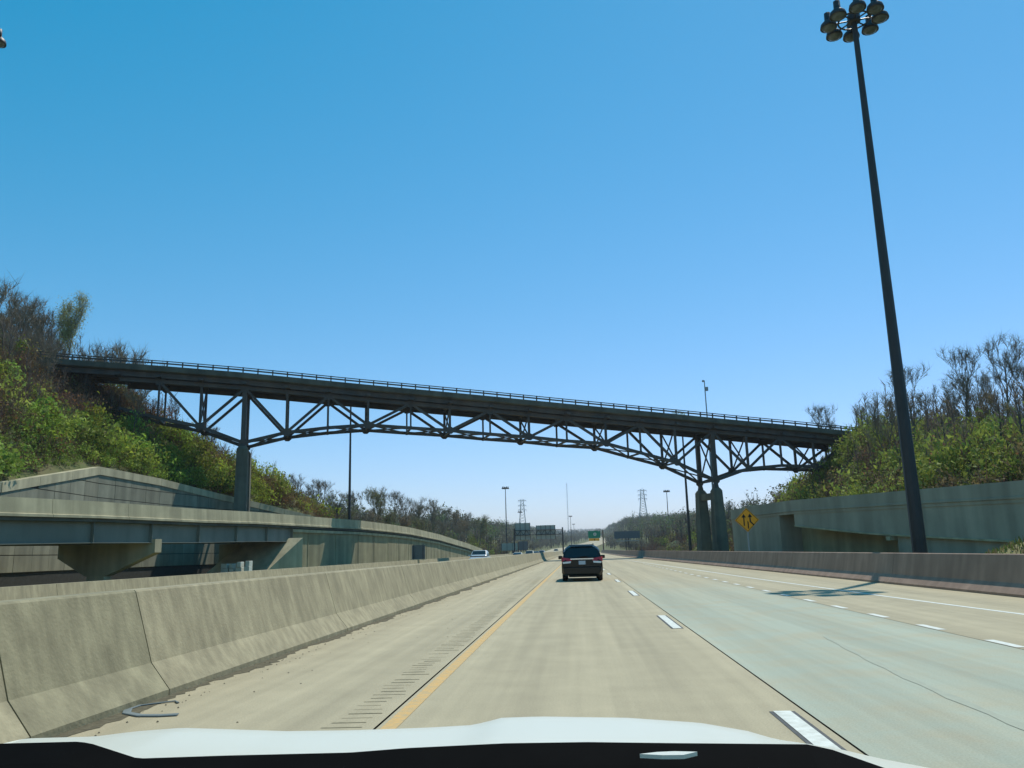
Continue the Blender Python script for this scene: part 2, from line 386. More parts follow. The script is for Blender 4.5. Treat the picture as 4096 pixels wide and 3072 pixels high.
b.add([p for r_ in rows for p in r_], [(i*nc+j, i*nc+j+1, (i+1)*nc+j+1, (i+1)*nc+j) for i in range(len(rows)-1) for j in range(nc-1)])
tag(b.build('hills', M_SOIL, smooth=False), kind='structure')
g = MB(); g.add([(-9000, -4000, -0.6), (9000, -4000, -0.6), (9000, 9000, -0.6), (-9000, 9000, -0.6)], [(0, 1, 2, 3)])
tag(g.build('ground', M_GRASS), kind='structure')

# ------------------------------------------------------------------ our carriageway
def xrb(y):     # foot of the right barrier: the lane on the right runs out
    return tab([(-60, 11.9), (22, 11.15), (52, 10.5), (114, 8.85), (147, 8.15), (300, 8.0)], y)
road = tag(sheet(-4.9, 12, -50, 300, -0.03, 'road', M_JOINT, ny=20, xf=lambda y: (-4.9, xrb(y)+.1)), kind='structure')
sheet(-4.78, -1.862, -50, 300, 0, 'shoulder_slab', M_ROAD, road, 30)
sheet(-1.838, 1.99, -50, 300, 0, 'lane_slab', M_ROAD, road, 30)
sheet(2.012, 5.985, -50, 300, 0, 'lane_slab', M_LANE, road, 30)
sheet(6.005, 8, -50, 300, 0, 'merge_lane_slab', M_ROAD, road, 40, xf=lambda y: (6.005, xrb(y)+.05))
zp = 0.004
sheet(-1.795, -1.655, -50, 300, zp, 'edge_line', M_YELLOW, road, 30)
xw = lambda y: tab([(-60, 9.6), (17.5, 8.78), (22.3, 8.47), (39, 7.85), (57, 7.45), (90, 6.45), (120, 5.8), (300, 5.7)], y)
sheet(0, 1, -40, 112, zp, 'edge_line', M_WHITE, road, 40, xf=lambda y: (xw(y)-.07, xw(y)+.07))
y = 5.0 - 22
while y < 290:
    if True:
        sheet(1.675, 1.905, y, y+3.05, zp, 'contrast_border', M_BLACKP, road) if y < 60 else None
        sheet(1.712, 1.868, y, y+3.05, zp*2, 'lane_dash', M_WHITE, road)
    y += 11.0
y = 12.35 - 2.55*8
while y < 80:
    sheet(6.02, 6.17, y, y+0.95, zp, 'dotted_dash', M_WHITE, road)
    y += 2.55
# rumble grooves beside the yellow line, and grit swept against the barrier foot
b = MB()
for i in range(210):
    yy = 4 + i*0.21
    if rnd.random() < 0.06: continue
    w_ = rnd.uniform(0.11, 0.20); xx = -2.15 + rnd.uniform(-.04, .04); dy = rnd.uniform(.006, .02)
    b.add([(xx-w_, yy-dy, zp), (xx+w_, yy-dy+.015, zp), (xx+w_*.95, yy+dy+.015, zp), (xx-w_*.93, yy+dy, zp)], [(0, 1, 2, 3)])
b.build('rumble_grooves', mat('groove_dirt', (0.335, 0.295, 0.19), 0.95, 0.3, 8), road, kind='stuff')
b = MB(); yy = 2.0; vs = []; fs = []
k = 0
while yy < 110:
    w_ = 0.16 + 0.07*math.sin(yy*1.7) + rnd.uniform(-.05, .06)
    vs += [(-4.78, yy, zp), (-4.70 + w_, yy, zp)]
    if k: fs.append((2*k-2, 2*k-1, 2*k+1, 2*k))
    k += 1; yy += rnd.uniform(.08, .2) if yy < 30 else 0.8
b.add(vs, fs); b.build('gutter_dirt', mat('gutter_dirt', (0.115, 0.10, 0.062), 0.95, 0.35, 14, 0.4, 60), road, kind='stuff')
b = MB()
for i in range(420):
    yy = 4 + rnd.random()**1.6*60; xx = -4.62 + abs(rnd.gauss(0, .30)) if rnd.random() < .8 else rnd.uniform(-4.6, -2.2)
    r_ = rnd.uniform(.004, .016); h_ = r_*rnd.uniform(.5, 1)
    b.add([(xx-r_, yy, zp), (xx, yy-r_*1.3, zp), (xx+r_, yy, zp), (xx, yy+r_, zp), (xx, yy, zp+h_)], [(0, 1, 4), (1, 2, 4), (2, 3, 4), (3, 0, 4)])
b.build('grit', mat('grit', (0.12, 0.105, 0.07), 0.95, 0.4, 20), road, kind='stuff')

secs = []
for k in range(25):
    u = k/24; yy = 14.2 - u*9.6; xx = 3.95 - .62*math.sin(u*1.9) + .25*u
    w_ = (.03 + .04*u)*(1 + .35*math.sin(k*1.9)); secs.append([Vector((xx-w_, yy, zp)), Vector((xx+w_, yy, zp))])
MB().sweep(secs, close=False, caps=False).build('tyre_mark', mat('tyre_mark', (.318, .338, .262), .8, .14, 5, col2=(.375, .395, .30), detail=8), road)
# opposing carriageway
opp = tag(sheet(-18.3, -5.3, -50, 300, -0.2, 'opposing_road', M_ROAD, ny=20), kind='structure')
for xx in (-14.9, -11.2): 
    y = -20
    while y < 280:
        sheet(xx-.07, xx+.07, y, y+3, -0.196, 'lane_dash', M_WHITE, opp); y += 12
sheet(-7.6, -7.46, -50, 300, -0.196, 'edge_line', M_YELLOW, opp, 10)
# far road climbing the hill at the end of the valley
b = MB(); secs = []
for y in np.arange(299, 2300, 25):
    z = tab(ZR, y); cx = -5 + tab([(299, 0), (600, 0), (1000, 26), (1400, 50), (2300, 80)], y)
    secs.append([Vector((cx-13.5, y, z-.25)), Vector((cx+14, y, z-.1))])
b.sweep(secs, close=False, caps=False)
tag(b.build('far_road', M_ROAD), kind='structure')

# ------------------------------------------------------------------ barriers
def barrier(name, label, path, prof, m, seg, gap=0.02, special=None, smat=None, first=0.0, extra=()):
    t = thing(name, tuple(path[0]), label, 'barrier')
    pts = resample(path, 0.5)
    L = [0]
    for a, c in zip(pts, pts[1:]): L.append(L[-1] + (c-a).length)
    def pt(s_):
        s_ = min(max(s_, 0), L[-1])
        for i in range(len(L)-1):
            if s_ <= L[i+1]: return pts[i].lerp(pts[i+1], (s_-L[i])/(L[i+1]-L[i]))
        return pts[-1]
    s0 = first; k = 0
    if first > 0: cuts = [0, first]
    else: cuts = [0]
    while cuts[-1] < L[-1] - .1: cuts.append(min(cuts[-1] + seg, L[-1]))
    cuts = sorted(cuts + list(extra))
    for a, c in zip(cuts, cuts[1:]):
        n = max(1, int((c-a)/3)); q = [pt(a + gap/2 + (c-a-gap)*i/n) for i in range(n+1)]
        MB().sweep(strip(q, prof)).build('barrier_segment', smat if (special is not None and k == special) else m, t)
        k += 1
    return t
# single-slope safety shape, profile (offset right of path, dz); path runs along +Y
PROF = [(0.45, 0.0), (0.45, 0.07), (0.22, 0.36), (-0.02, 1.15), (-0.04, 1.17), (-0.30, 1.17), (-0.34, 1.13), (-0.55, 0.36), (-0.80, 0.07), (-0.80, -0.35), (0.45, -0.05)]
barrier('median_barrier', 'long sunlit tan concrete median barrier along the left shoulder',
        [Vector((-5.13, -20, 0)), Vector((-5.13, 60, 0)), Vector((-4.75, 300, 0))], PROF, M_BARR, 7.3, special=4, smat=M_BARRD, first=7.5, extra=(27.0,))
PROFR = [(-0.45, 0.0), (-0.45, 0.07), (-0.22, 0.33), (-0.06, 1.05), (-0.04, 1.07), (0.12, 1.07), (0.14, 1.05), (0.3, 0.33), (0.3, -0.3), (-0.4, -0.3)]
barrier('shoulder_barrier', 'shaded brown concrete barrier beyond the right shoulder', 
        [Vector((xrb(y)+.45, y, 0)) for y in (-30, 0, 22, 52, 85, 114, 147, 200, 298)], PROFR, M_BARRR, 13.0, first=9.0)
PROFO = [(0.35, 0.0), (0.2, 0.3), (0.05, 1.0), (-0.2, 1.0), (-0.4, 0.0)]
barrier('far_shoulder_barrier', 'low concrete barrier on the far side of the opposing carriageway',
        [Vector((-18.3, -20, -0.2)), Vector((-18.3, 140, -0.2)), Vector((-18.6, 298, -0.2))], PROFO, M_BARR, 12.0)

# ------------------------------------------------------------------ left flyover ramp
RP = [(-700, 1950, 40), (0, 1985, 50), (393, 2006, 59), (810, 2036, 73.5), (1024, 2048, 84.5), (1178, 2061, 95), (1303, 2071, 103),
      (1442, 2082, 115), (1560, 2097, 129), (1641, 2110, 143), (1756, 2137, 170), (1872, 2174, 203), (1930, 2196, 222)]
ramp_pts = [at(*p) for p in RP]
ABUT = 5
ramp = thing('ramp_overpass', (ramp_pts[2].x, ramp_pts[2].y, -0.45), 'concrete ramp overpass with pale parapet and grey girders left of the highway', 'overpass')
# parapet in segments, thick 0.35 m
pp = resample(ramp_pts, 4.0)
n_ab = min(range(len(pp)), key=lambda i: (pp[i]-ramp_pts[ABUT]).length)
for i in range(0, len(pp)-1, 2):
    q = pp[i:i+3]
    if len(q) < 2: continue
    q = [q[0].lerp(q[1], .004)] + q[1:-1] + [q[-1].lerp(q[-2], .004)] if len(q) > 2 else q
    MB().sweep(strip(q, [(0.0, 0.0), (0.06, -1.02), (0.16, -1.06), (0.16, -1.24), (-.42, -1.24), (-.34, 0.0)])).build('parapet_segment', M_CONC, ramp)
deck_path = pp
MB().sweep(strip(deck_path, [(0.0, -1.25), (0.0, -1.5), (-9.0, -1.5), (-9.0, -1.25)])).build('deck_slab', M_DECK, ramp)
MB().sweep(strip(deck_path, [(-8.66, -0.1), (-8.6, -1.24), (-9.1, -1.24), (-9.0, -0.1)])).build('far_parapet', M_CONC, ramp)
span = pp[:n_ab+1]
for off in (-0.45, -3.1, -5.8, -8.4):
    MB().sweep(strip(span, [(off+.03, -1.51), (off+.03, -3.0), (off+.22, -3.0), (off+.22, -3.06), (off-.22, -3.06), (off-.22, -3.0), (off-.03, -3.0), (off-.03, -1.51)])).build('girder', M_STEELD, ramp)
for i in range(1, len(span), 2):
    a = span[i]; t = (span[i]-span[i-1]).normalized(); nrm = Vector((t.y, -t.x, 0)).normalized()
    p = a + nrm*(-0.30)
    MB().box((p.x, p.y, p.z-2.25), (0.3, 0.05, 1.48), math.atan2(nrm.y, nrm.x)).build('stiffener', M_STEELD, ramp)
# embankment wall beyond the abutment, with coping
wall = pp[n_ab:]
MB().sweep(strip(wall, [(-0.30, -1.6), (-0.30, -12.0), (-8.8, -12.0), (-8.8, -1.6)])).build('ramp_wall', M_CONCW, ramp)
MB().sweep(strip(wall, [(-0.10, -1.6), (-0.10, -1.95), (-0.5, -1.95), (-0.5, -1.6)])).build('coping', M_CONC, ramp)
for i in range(1, len(wall)-1, 2):      # wall joints stand as slim pilasters
    a = wall[i]; t = (wall[i]-wall[i-1]).normalized(); nrm = Vector((t.y, -t.x, 0)).normalized(); p = a + nrm*(-0.27)
    MB().box((p.x, p.y, (a.z-1.98-0.5)/2), (0.04, 0.10, max(.3, a.z-1.98+0.5)), math.atan2(nrm.y, nrm.x)).build('wall_rib', M_CONCW, ramp)
# abutment and its sloping lit wing wall
a = pp[n_ab]; t = (pp[n_ab]-pp[n_ab-1]).normalized(); nrm = Vector((t.y, -t.x, 0)).normalized()
MB().box((a.x-nrm.x*4.6, a.y-nrm.y*4.6, (a.z-3.1)/2-.3), (8.4, 1.6, a.z-2.6), math.atan2(nrm.y, nrm.x)).build('abutment', M_CONCW, ramp)
w0 = at(1178, 2152, a.y-1.0); w1 = at(1030, 2288, a.y-5.0)
b = MB(); w0 = w0 + nrm*1.0; w1 = w1 + nrm*1.0
b.add([w0, w0 - nrm*7, w1 - nrm*7, w1, Vector((w0.x, w0.y, -.5)), Vector((w1.x, w1.y, -.5)), Vector((w0.x, w0.y, -.5)) - nrm*7, Vector((w1.x, w1.y, -.5)) - nrm*7],
      [(0, 3, 2, 1), (0, 4, 5, 3), (1, 2, 7, 6), (3, 5, 7, 2), (0, 1, 6, 4)])
b.build('slope_paving', M_CONC, ramp)
# hammerhead pier
pc = Vector((-40.0, 67.0, 0))
ctop = at(580, 2157, 66.5)
cz = ctop.z
pier = thing('ramp_pier', (pc.x, pc.y, -.45), 'hammerhead concrete pier with tapered cap under the ramp overpass', 'pier')
MB().poly([(pc.x-3.4, pc.y-.55, cz), (pc.x+5.0, pc.y-.55, cz), (pc.x+5.0, pc.y-.55, cz-1.1), (pc.x+.9, pc.y-.55, cz-2.9), (pc.x-.9, pc.y-.55, cz-2.9), (pc.x-3.4, pc.y-.55, cz-1.4)], 1.1, (0, 1, 0)).build('pier_cap', M_CONC, pier)
MB().box((pc.x, pc.y, (cz-2.9-.45)/2), (1.5, 1.06, cz-2.9+.45)).build('column', M_CONC, pier)
for dx in (-2.9, -1.0, 1.6, 4.3):
    MB().box((pc.x+dx, pc.y, cz+.07), (.5, .6, .14)).build('bearing', M_STEELD, pier)
# pale stacked concrete blocks beyond the underpass
for i, (px0, px1, top) in enumerate([(885, 918, 2254), (921, 940, 2254), (950, 975, 2247), (981, 1005, 2243)]):
    q0 = at(px0, 2290, 83); q1 = at(px1, top, 83)
    zb = -.45
    o = MB(); w_ = q1.x-q0.x; h_ = (q1.z-zb)
    for k in range(3):
        ww = w_*(1.15-.22*k)
        o.box(((q0.x+q1.x)/2 + (rnd.uniform(-.05, .05)), 83 + rnd.uniform(-.1, .1), zb + h_*(k+.5)/3), (ww, .9, h_/3-.02))
    tag(o.build('concrete_block_stack', mat('pale_block', (0.62, 0.64, 0.55), .9, .1, 2), bevel=.03),
        ['leftmost pale stepped block stack in the underpass shade', 'second pale block stack from the left in the underpass', 'third pale block stack from the left in the underpass', 'rightmost and tallest pale block stack near the slope paving'][i], 'concrete blocks', 'block stacks under the ramp')

# ------------------------------------------------------------------ panel retaining wall below the left hillside
WP = _WX
wp = [at(*p) for p in WP]
pw = thing('retaining_wall', (wp[2].x, wp[2].y, -.45), 'grey panelled retaining wall with pale peaked coping below the left hillside', 'retaining wall')
wq = resample(wp, 3.0)
MB().sweep(strip(wq, [(-.02, -.9), (-.02, -13), (-.7, -13), (-.7, -.9)])).build('backing_wall', M_JOINT, pw)
cq = resample(wp, 6.0)
for a, c in zip(cq, cq[1:]):
    a2 = a.lerp(c, .004); c2 = c.lerp(a, .004)
    MB().sweep(strip([a2, c2], [(0.22, 0), (0.22, -.85), (-.65, -.85), (-.65, 0)])).build('coping', M_CONC, pw)
for i in range(len(wq)-1):
    a, c = wq[i], wq[i+1]; d = c-a; t = Vector((d.x, d.y, 0)).normalized(); nr = Vector((t.y, -t.x, 0)); ang = math.atan2(t.y, t.x)
    mid = (a+c)/2; lw = math.hypot(d.x, d.y)
    ztop = min(a.z, c.z) - .86; zc = 0.8 + (i % 2)*0.0
    rows_ = 0
    z1 = zc
    while z1 < ztop + 1.2:
        h_ = 1.47; top_ = min(z1 + h_, ztop + .5)
        if top_ - z1 > .25:
            p = mid + nr*(.04 + rnd.uniform(-.012, .012))
            MB().box((p.x, p.y, (z1+top_)/2), (lw-.05, .14, top_-z1-.04), ang).build('wall_panel', M_CONCG, pw)
        z1 += 1.5

# ------------------------------------------------------------------ right ramp structure
RW = [(4700, 1860, 44), (4096, 1920, 55), (3674, 1957, 68), (3163, 2001, 88), (3000, 2024, 98), (2918, 2042, 106)]
rw = [at(*p) for p in RW]
rr = thing('shaded_ramp_wall', (rw[2].x, rw[2].y, -.45), 'long shaded grey concrete ramp wall behind the right barrier', 'overpass')
rq = resample(rw, 4.0)
for i in range(0, len(rq)-1, 2):
    q = rq[i:i+3]
    if len(q) < 2: continue
    MB().sweep(strip(q, [(.10, 0), (.10, -.98), (.06, -1.0), (.06, -1.15), (.5, -1.15), (.4, 0)])).build('parapet_segment', M_RWALL, rr)
MB().sweep(strip(rq, [(.14, -1.17), (.14, -1.42), (9, -1.42), (9, -1.17)])).build('deck_slab', M_RWALL, rr)
i_ab = min(range(len(rq)), key=lambda i: (rq[i]-at(3200, 2005, 86.6)).length)
i_ab2 = min(range(len(rq)), key=lambda i: (rq[i]-at(3125, 2005, 90.5)).length)
def lowz(p):    # underside of the right-hand girders
    return tab([(40, 1.1), (55, 1.22), (67, 1.75), (75, 2.2), (88, 3.35), (100, 3.6)], p.y)
gp = rq[:i_ab+1]
secs = []
for p, q0, q1 in zip(gp, offset_path(gp, .20), offset_path(gp, .9)):
    zl = lowz(p)
    secs.append([Vector((q0.x, q0.y, p.z-1.42)), Vector((q0.x, q0.y, zl)), Vector((q1.x, q1.y, zl)), Vector((q1.x, q1.y, p.z-1.42))])
MB().sweep(secs).build('girder', M_RWALL, rr)
secs = []
for p, q0, q1 in zip(gp, offset_path(gp, .12), offset_path(gp, 1.0)):
    zl = lowz(p)
    secs.append([Vector((q0.x, q0.y, zl)), Vector((q0.x, q0.y, zl-.14)), Vector((q1.x, q1.y, zl-.14)), Vector((q1.x, q1.y, zl))])
MB().sweep(secs).build('girder_flange', M_CONC, rr)
wl = rq[i_ab2:]
MB().sweep(strip(wl, [(.2, -1.17), (.2, -12), (8, -12), (8, -1.17)])).build('ramp_wall', M_RWALL, rr)
bk = rq[:i_ab2+1]
MB().sweep(strip(bk, [(8.5, -1.42), (8.5, -12), (9.2, -12), (9.2, -1.42)])).build('back_wall', M_RWALL, rr)
# lower wall set back under the ledge, with one deeper shaded bay
i_p = min(range(len(rq)), key=lambda i: abs(rq[i].y - 71.5))
lw_ = rq[:i_p+1]
MB().sweep(strip(lw_, [(.45, -1.42), (.45, -12), (1.6, -12), (1.6, -1.42)])).build('lower_wall', M_RWALL, rr)
MB().sweep(strip(rq[i_p:i_ab2+1], [(2.6, -1.42), (2.6, -12), (3.2, -12), (3.2, -1.42)])).build('bay_wall', M_CONCW, rr)
pe = rq[i_p]; MB().box((pe.x+.15, pe.y+.6, lowz(pe)-.32), (.75, .5, .34), .3).build('cap_end', M_CONC, rr)

# grassy banks behind the right barrier
def bank(cx, cy, rx, ry, h, label, seed):
    r_ = random.Random(seed); bm_ = MB(); vs = []; fs = []; n = 22; m_ = 9
    def hz(u): return h*(math.cos(min(1, u)*math.pi)+1)/2
    for j in range(m_):
        for i in range(n):
            t_ = 2*math.pi*i/n; u = j/(m_-1)
            vs.append((cx + rx*u*math.cos(t_), cy + ry*u*math.sin(t_), hz(u) - .46 + (r_.uniform(-.05, .05) if 0 < u < 1 else 0)))
    for j in range(m_-1):
        for i in range(n): fs.append((j*n+i, j*n+(i+1) % n, (j+1)*n+(i+1) % n, (j+1)*n+i))
    bm_.add(vs, fs); tag(bm_.build('grass_bank', M_GRASS, smooth=True), kind='structure')
    return lambda x, y: hz(math.hypot((x-cx)/rx, (y-cy)/ry)) - .46
BANKS = []
BANKS.append((25.5, 44.5, 8.5, 7, 2.15, bank(25.5, 44.5, 8.5, 7, 2.15, '', 1)))
BANKS.append((23.2, 147, 5.0, 14, 3.6, bank(23.2, 147, 5.0, 14, 3.6, '', 2)))

# ------------------------------------------------------------------ truss bridge
BA = R(16); BD = Vector((math.cos(BA), math.sin(BA), 0)); BP = Vector((0, 123.6, 0))   # near truss plane
TA = R(18); TD = Vector((-math.sin(TA), math.cos(TA), 0)); TW = 5.3                       # across the bridge
RPp = BP - Vector((-math.sin(BA), math.cos(BA), 0))*1.35                                 # railing plane
br = thing('truss_bridge', tuple(on_plane(972, 1767, BP, BD)*1.0), 'dark steel cantilever deck truss bridge spanning high over the highway', 'bridge')
ORG[br.name] = tuple(br.location)
RT = [(150, 1404), (278, 1417), (654, 1443), (972, 1469), (1454, 1517), (1901, 1559), (2263, 1595), (2677, 1635), (2939, 1661), (3191, 1685), (3395, 1706), (3560, 1727)]
rt = [on_plane(x, y, RPp, BD) for x, y in RT]
def s_of(p): return (p - rt[0]).dot(BD)
RTs = [(s_of(p), p.z) for p in rt]
def rail_at(s_): 
    q = rt[0] + BD*s_; return Vector((q.x, q.y, tab(RTs, s_)))
SMAX = RTs[-1][0]
NB = Vector((-BD.y, BD.x, 0))
path = [rail_at(SMAX*i/40) for i in range(41)]
# profile offsets are to the right of travel (towards the camera is +), deck width 8
def bsweep(prof, name, m): return MB().sweep(strip(path, prof)).build(name, m, br)
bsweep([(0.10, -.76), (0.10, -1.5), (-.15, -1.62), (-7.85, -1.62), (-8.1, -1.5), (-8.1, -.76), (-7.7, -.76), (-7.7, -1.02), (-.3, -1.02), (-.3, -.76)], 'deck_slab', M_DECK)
for off in (-.75, -2.3, -3.9, -5.5, -7.1):
    bsweep([(off+.12, -1.62), (off+.12, -2.35), (off-.12, -2.35), (off-.12, -1.62)], 'stringer', M_STEEL)
for o2, nm in ((-.05, 'rail'), (-7.9, 'far_rail')):
    bsweep([(o2+.05, 0), (o2+.05, -.11), (o2-.05, -.11), (o2-.05, 0)], 'rail', M_STEEL)
    bsweep([(o2+.06, -.28), (o2+.06, -.48), (o2-.03, -.48), (o2-.03, -.28)], 'rail', M_STEEL)
npost = int(SMAX/2.02)
pm = None
for o2 in (0.0, 7.85):
    for i in range(npost+1):
        p = rail_at(i*2.02 + .4) + NB*o2
        if pm is None:
            pm = MB().box((0, 0, -.39), (.17, .15, .78), BA).mesh('railing_post'); pm.materials.append(M_STEEL)
        o = bpy.data.objects.new('railing_post', pm); COL.objects.link(o); o.parent = br; o.location = p - br.location
DECKB = 3.05     # underside of top chord below rail top
def top_z(p): return tab(RTs, (p - rt[0]).dot(BD))
Lpx = [(470, 1632), (630, 1672), (799, 1706), (972, 1771), (1145, 1730), (1312, 1711), (1472, 1700), (1643, 1712), (1800, 1722), (1961, 1737), (2117, 1748),
       (2268, 1764), (2425, 1774), (2564, 1812), (2707, 1850), (2862, 1922), (2994, 1874), (3128, 1862), (3260, 1866), (3390, 1870)]
Ln = [on_plane(x, y, BP, BD) for x, y in Lpx]
def U(p): return Vector((p.x, p.y, top_z(p) - 2.72))
Un = [U(p) for p in Ln]
across = TD*TW
K_MAIN = {2, 4, 6, 8, 10, 12, 14, 16, 18}      # lower nodes where diagonals meet
def member(name, a, b, wd, ht, m=M_STEEL): return MB().beam(a, b, wd, ht, up=(NB.x, NB.y, NB.z)).build(name, m, br)
for k, off in enumerate((Vector((0, 0, 0)), across)):
    for a, c in zip(Un, Un[1:]): member('top_chord', a+off, c+off, .55, .40)
    for a, c in zip(Ln, Ln[1:]): member('bottom_chord', a+off, c+off, .44, .40)
    for i, (l_, u_) in enumerate(zip(Ln, Un)):
        if i in (0,): continue
        wd = .62 if i in (3, 15) else (.32 if i in K_MAIN else .22)
        member('vertical', l_+off, u_+off, wd, .36 if i not in (3, 15) else .6)
        if i in K_MAIN:
            for j in (i-1, i+1):
                if j < len(Un): member('diagonal', l_+off, Un[j]+off, .36, .32)
        g_ = .82 if i in K_MAIN else (.42 if i not in (3, 15) else .85)
        # gusset plates, octagonal
        def gus(c, s_, off2):
            pts = []
            for q in range(8):
                t_ = math.pi/8 + q*math.pi/4
                pts.append(c + off + BD*(math.cos(t_)*s_*.62) + Vector((0, 0, math.sin(t_)*s_*.55)) - NB*off2)
            MB().poly(pts, .05, NB).build('gusset_plate', M_STEEL, br)
        gus(l_, g_*1.25, .22 if k == 0 else -.17); 
        if i not in K_MAIN: gus(u_, 1.1, .24 if k == 0 else -.19)
for i, (l_, u_) in enumerate(zip(Ln, Un)):
    member('floor_beam', u_ - across*.28 + Vector((0, 0, .5)), u_ + across*1.28 + Vector((0, 0, .5)), .3, .55)
    member('lower_strut', l_, l_+across, .25, .25)
    if i in K_MAIN or i in (3, 15):
        member('sway_brace', l_, u_+across, .18, .18); member('sway_brace', u_, l_+across, .18, .18)
    if i < len(Ln)-1:
        q = Ln[i+1]
        member('lateral_brace', l_, q+across, .16, .2); member('lateral_brace', l_+across, q, .16, .2)
# concrete piers: two tapered legs joined by a cross wall
def bridge_pier(node, label, ztop_drop, w0, w1, cross):
    t = thing('bridge_pier', (node.x, node.y, -.45), label, 'pier', 'concrete piers of the truss bridge')
    ang = BA
    for off in (Vector((0, 0, 0)), across):
        p = node + off; zt = p.z - ztop_drop; bm_ = MB()
        def ring(z, w_, d_):
            return [p + BD*(sx*w_/2) + NB*(sy*d_/2) + Vector((0, 0, z - p.z)) for sx, sy in ((-1, -1), (1, -1), (1, 1), (-1, 1))]
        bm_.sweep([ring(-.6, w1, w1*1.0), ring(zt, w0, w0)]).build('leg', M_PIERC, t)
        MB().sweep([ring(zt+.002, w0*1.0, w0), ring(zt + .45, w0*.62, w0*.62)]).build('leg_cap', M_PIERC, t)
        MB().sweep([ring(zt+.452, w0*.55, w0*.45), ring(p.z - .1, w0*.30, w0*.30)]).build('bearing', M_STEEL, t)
    a = node + Vector((0, 0, -ztop_drop - .75)); c = a + across
    MB().beam(a, c, w0*.6, 1.0, up=(0, 0, 1)).build('cross_strut', M_PIERC, t)
    if cross:
        MB().beam(Vector((a.x, a.y, -.5 + (a.z-4)/2)), Vector((c.x, c.y, -.5 + (a.z-4)/2)), w0*.5, a.z-3.4, up=(0, 0, 1)).build('web_wall', M_PIERC, t)
bridge_pier(Ln[3], 'left concrete bridge pier rising in front of the green hillside', .95, 1.5, 1.75, False)
bridge_pier(Ln[15], 'right twin-legged concrete bridge pier behind the shoulder barrier', 1.6, 1.38, 1.95, False)
# abutments where the bridge lands on the hillsides
for i_, s_ in ((0, .6), (1, SMAX-4.0)):
    c = rail_at(s_) + NB*4 - Vector((0, 0, 1.65))
    gz = terrain(c.x, c.y)
    h_ = max(3.5, c.z - gz + 3)
    tag(MB().box((c.x, c.y, c.z - h_/2), (2.2 if i_ else 3.0, 8.4, h_), BA).build('bridge_abutment', M_PIERC),
        ['bridge abutment half hidden by trees on the left hillside', 'bridge abutment buried in bushes on the right hillside'][i_], 'abutment')
# small green shrub caught on the railing is added with the plants
SHRUB_P = on_plane(2718, 1645, RPp, BD)

# ------------------------------------------------------------------ high-mast lights
def high_mast(name, loc, h, label, r0=.30, r1=.12, ring=1.35, lum=8, detail=True, rot=0.0, group='high mast lights along the highway'):
    t = thing(name, loc, label, 'light mast', group)
    x, y, z = loc
    n = 12; b = MB(); segs = 4
    for i in range(segs):
        za, zb = z + h*i/segs, z + h*(i+1)/segs
        ra = r0 + (r1-r0)*i/segs; rb = r0 + (r1-r0)*(i+1)/segs
        b.tube((x, y, za), (x, y, zb), ra, rb, n)
    p = b.build('pole', M_POLE, t, smooth=False)
    MB().lathe([(r0+.28, z), (r0+.28, z+.06), (r0+.02, z+.08), (r0+.02, z+.35)], (x, y, 0), 12).build('base_plate', M_POLE, p)
    zt = z + h
    b = MB()
    b.lathe([(r1+.02, 0), (r1+.2, .05), (r1+.2, .45), (r1+.02, .6), (0, .62)], (x, y, zt-.5), 12)
    hd = b.build('head_frame', M_POLE, t)
    b = MB()
    for i in range(20):
        a0, a1 = 2*math.pi*i/20, 2*math.pi*(i+1)/20
        b.tube((x+ring*.62*math.cos(a0), y+ring*.62*math.sin(a0), zt-.35), (x+ring*.62*math.cos(a1), y+ring*.62*math.sin(a1), zt-.35), .05, .05, 6, False)
    b.build('ring', M_POLE, hd)
    for i in range(lum):
        t_ = rot + 2*math.pi*(i+.5)/lum; cx, cy = x + ring*math.cos(t_), y + ring*math.sin(t_)
        MB().tube((x+r1*math.cos(t_), y+r1*math.sin(t_), zt-.35), (cx, cy, zt-.35), .045, .04, 6).build('arm', M_POLE, t)
        b = MB(); b.lathe([(0, .62), (.17, .60), (.18, .18), (.22, .12), (.40, -.06), (.44, -.22), (.44, -.30), (.40, -.30), (.36, -.26)], (cx, cy, zt-.25), 14)
        lo = b.build('luminaire', M_POLE, t, smooth=True)
        MB().lathe([(.37, -.27), (.30, -.36), (.18, -.42), (0, -.44)], (cx, cy, zt-.25), 12).build('lens', M_LENS, lo, smooth=True)
    return t
base = at(3681, 2214, 40.6); headp = at(3425, 78, 40.6)
high_mast('high_mast_light', (base.x, base.y, -.45), headp.z+.45+.3, 'tall dark high mast light behind the right barrier, nearest and largest', .34, .13, 1.30, 8, rot=.2)
hp = at(-118, 130, 38.0)
high_mast('high_mast_light', (hp.x, hp.y, -.45), hp.z+.45+.4, 'high mast light at the left edge with only one lamp in view', .34, .13, 1.30, 8, rot=.39)
def mast_px(px_b, py_b, px_t, py_t, Y, label, h=None, **k):
    a = at((px_b), py_b, Y); c = at(px_t, py_t, Y); zb = terrain(a.x, Y)
    hgt = (c.z - zb) if h is None else h
    return high_mast('high_mast_light', ((a.x+c.x)/2 if abs(a.x-c.x) < 2 else c.x, Y, zb), hgt, label, r0=.30, r1=.14, ring=1.3, lum=8, **k)
mast_px(1399, 2075, 1402, 1590, 150, 'dark mast seen through the truss left of centre')
mast_px(2030, 2195, 2019, 1950, 360, 'slim mast with lamp cluster left of the gantry')
mast_px(2678, 2180, 2668, 1963, 405, 'slim mast with flat lamp cluster right of the gantry before the right woods')
mast_px(2764, 2160, 2722, 1690, 165, 'dark mast passing behind the right truss just left of the pier')
mast_px(2084, 2150, 2078, 2047, 590, 'distant mast standing behind the sign gantry')
mast_px(2286, 2150, 2281, 2064, 700, 'distant mast above the roof of the van')
mast_px(2298, 2150, 2294, 2096, 950, 'smallest distant mast beside the taller one over the van roof')
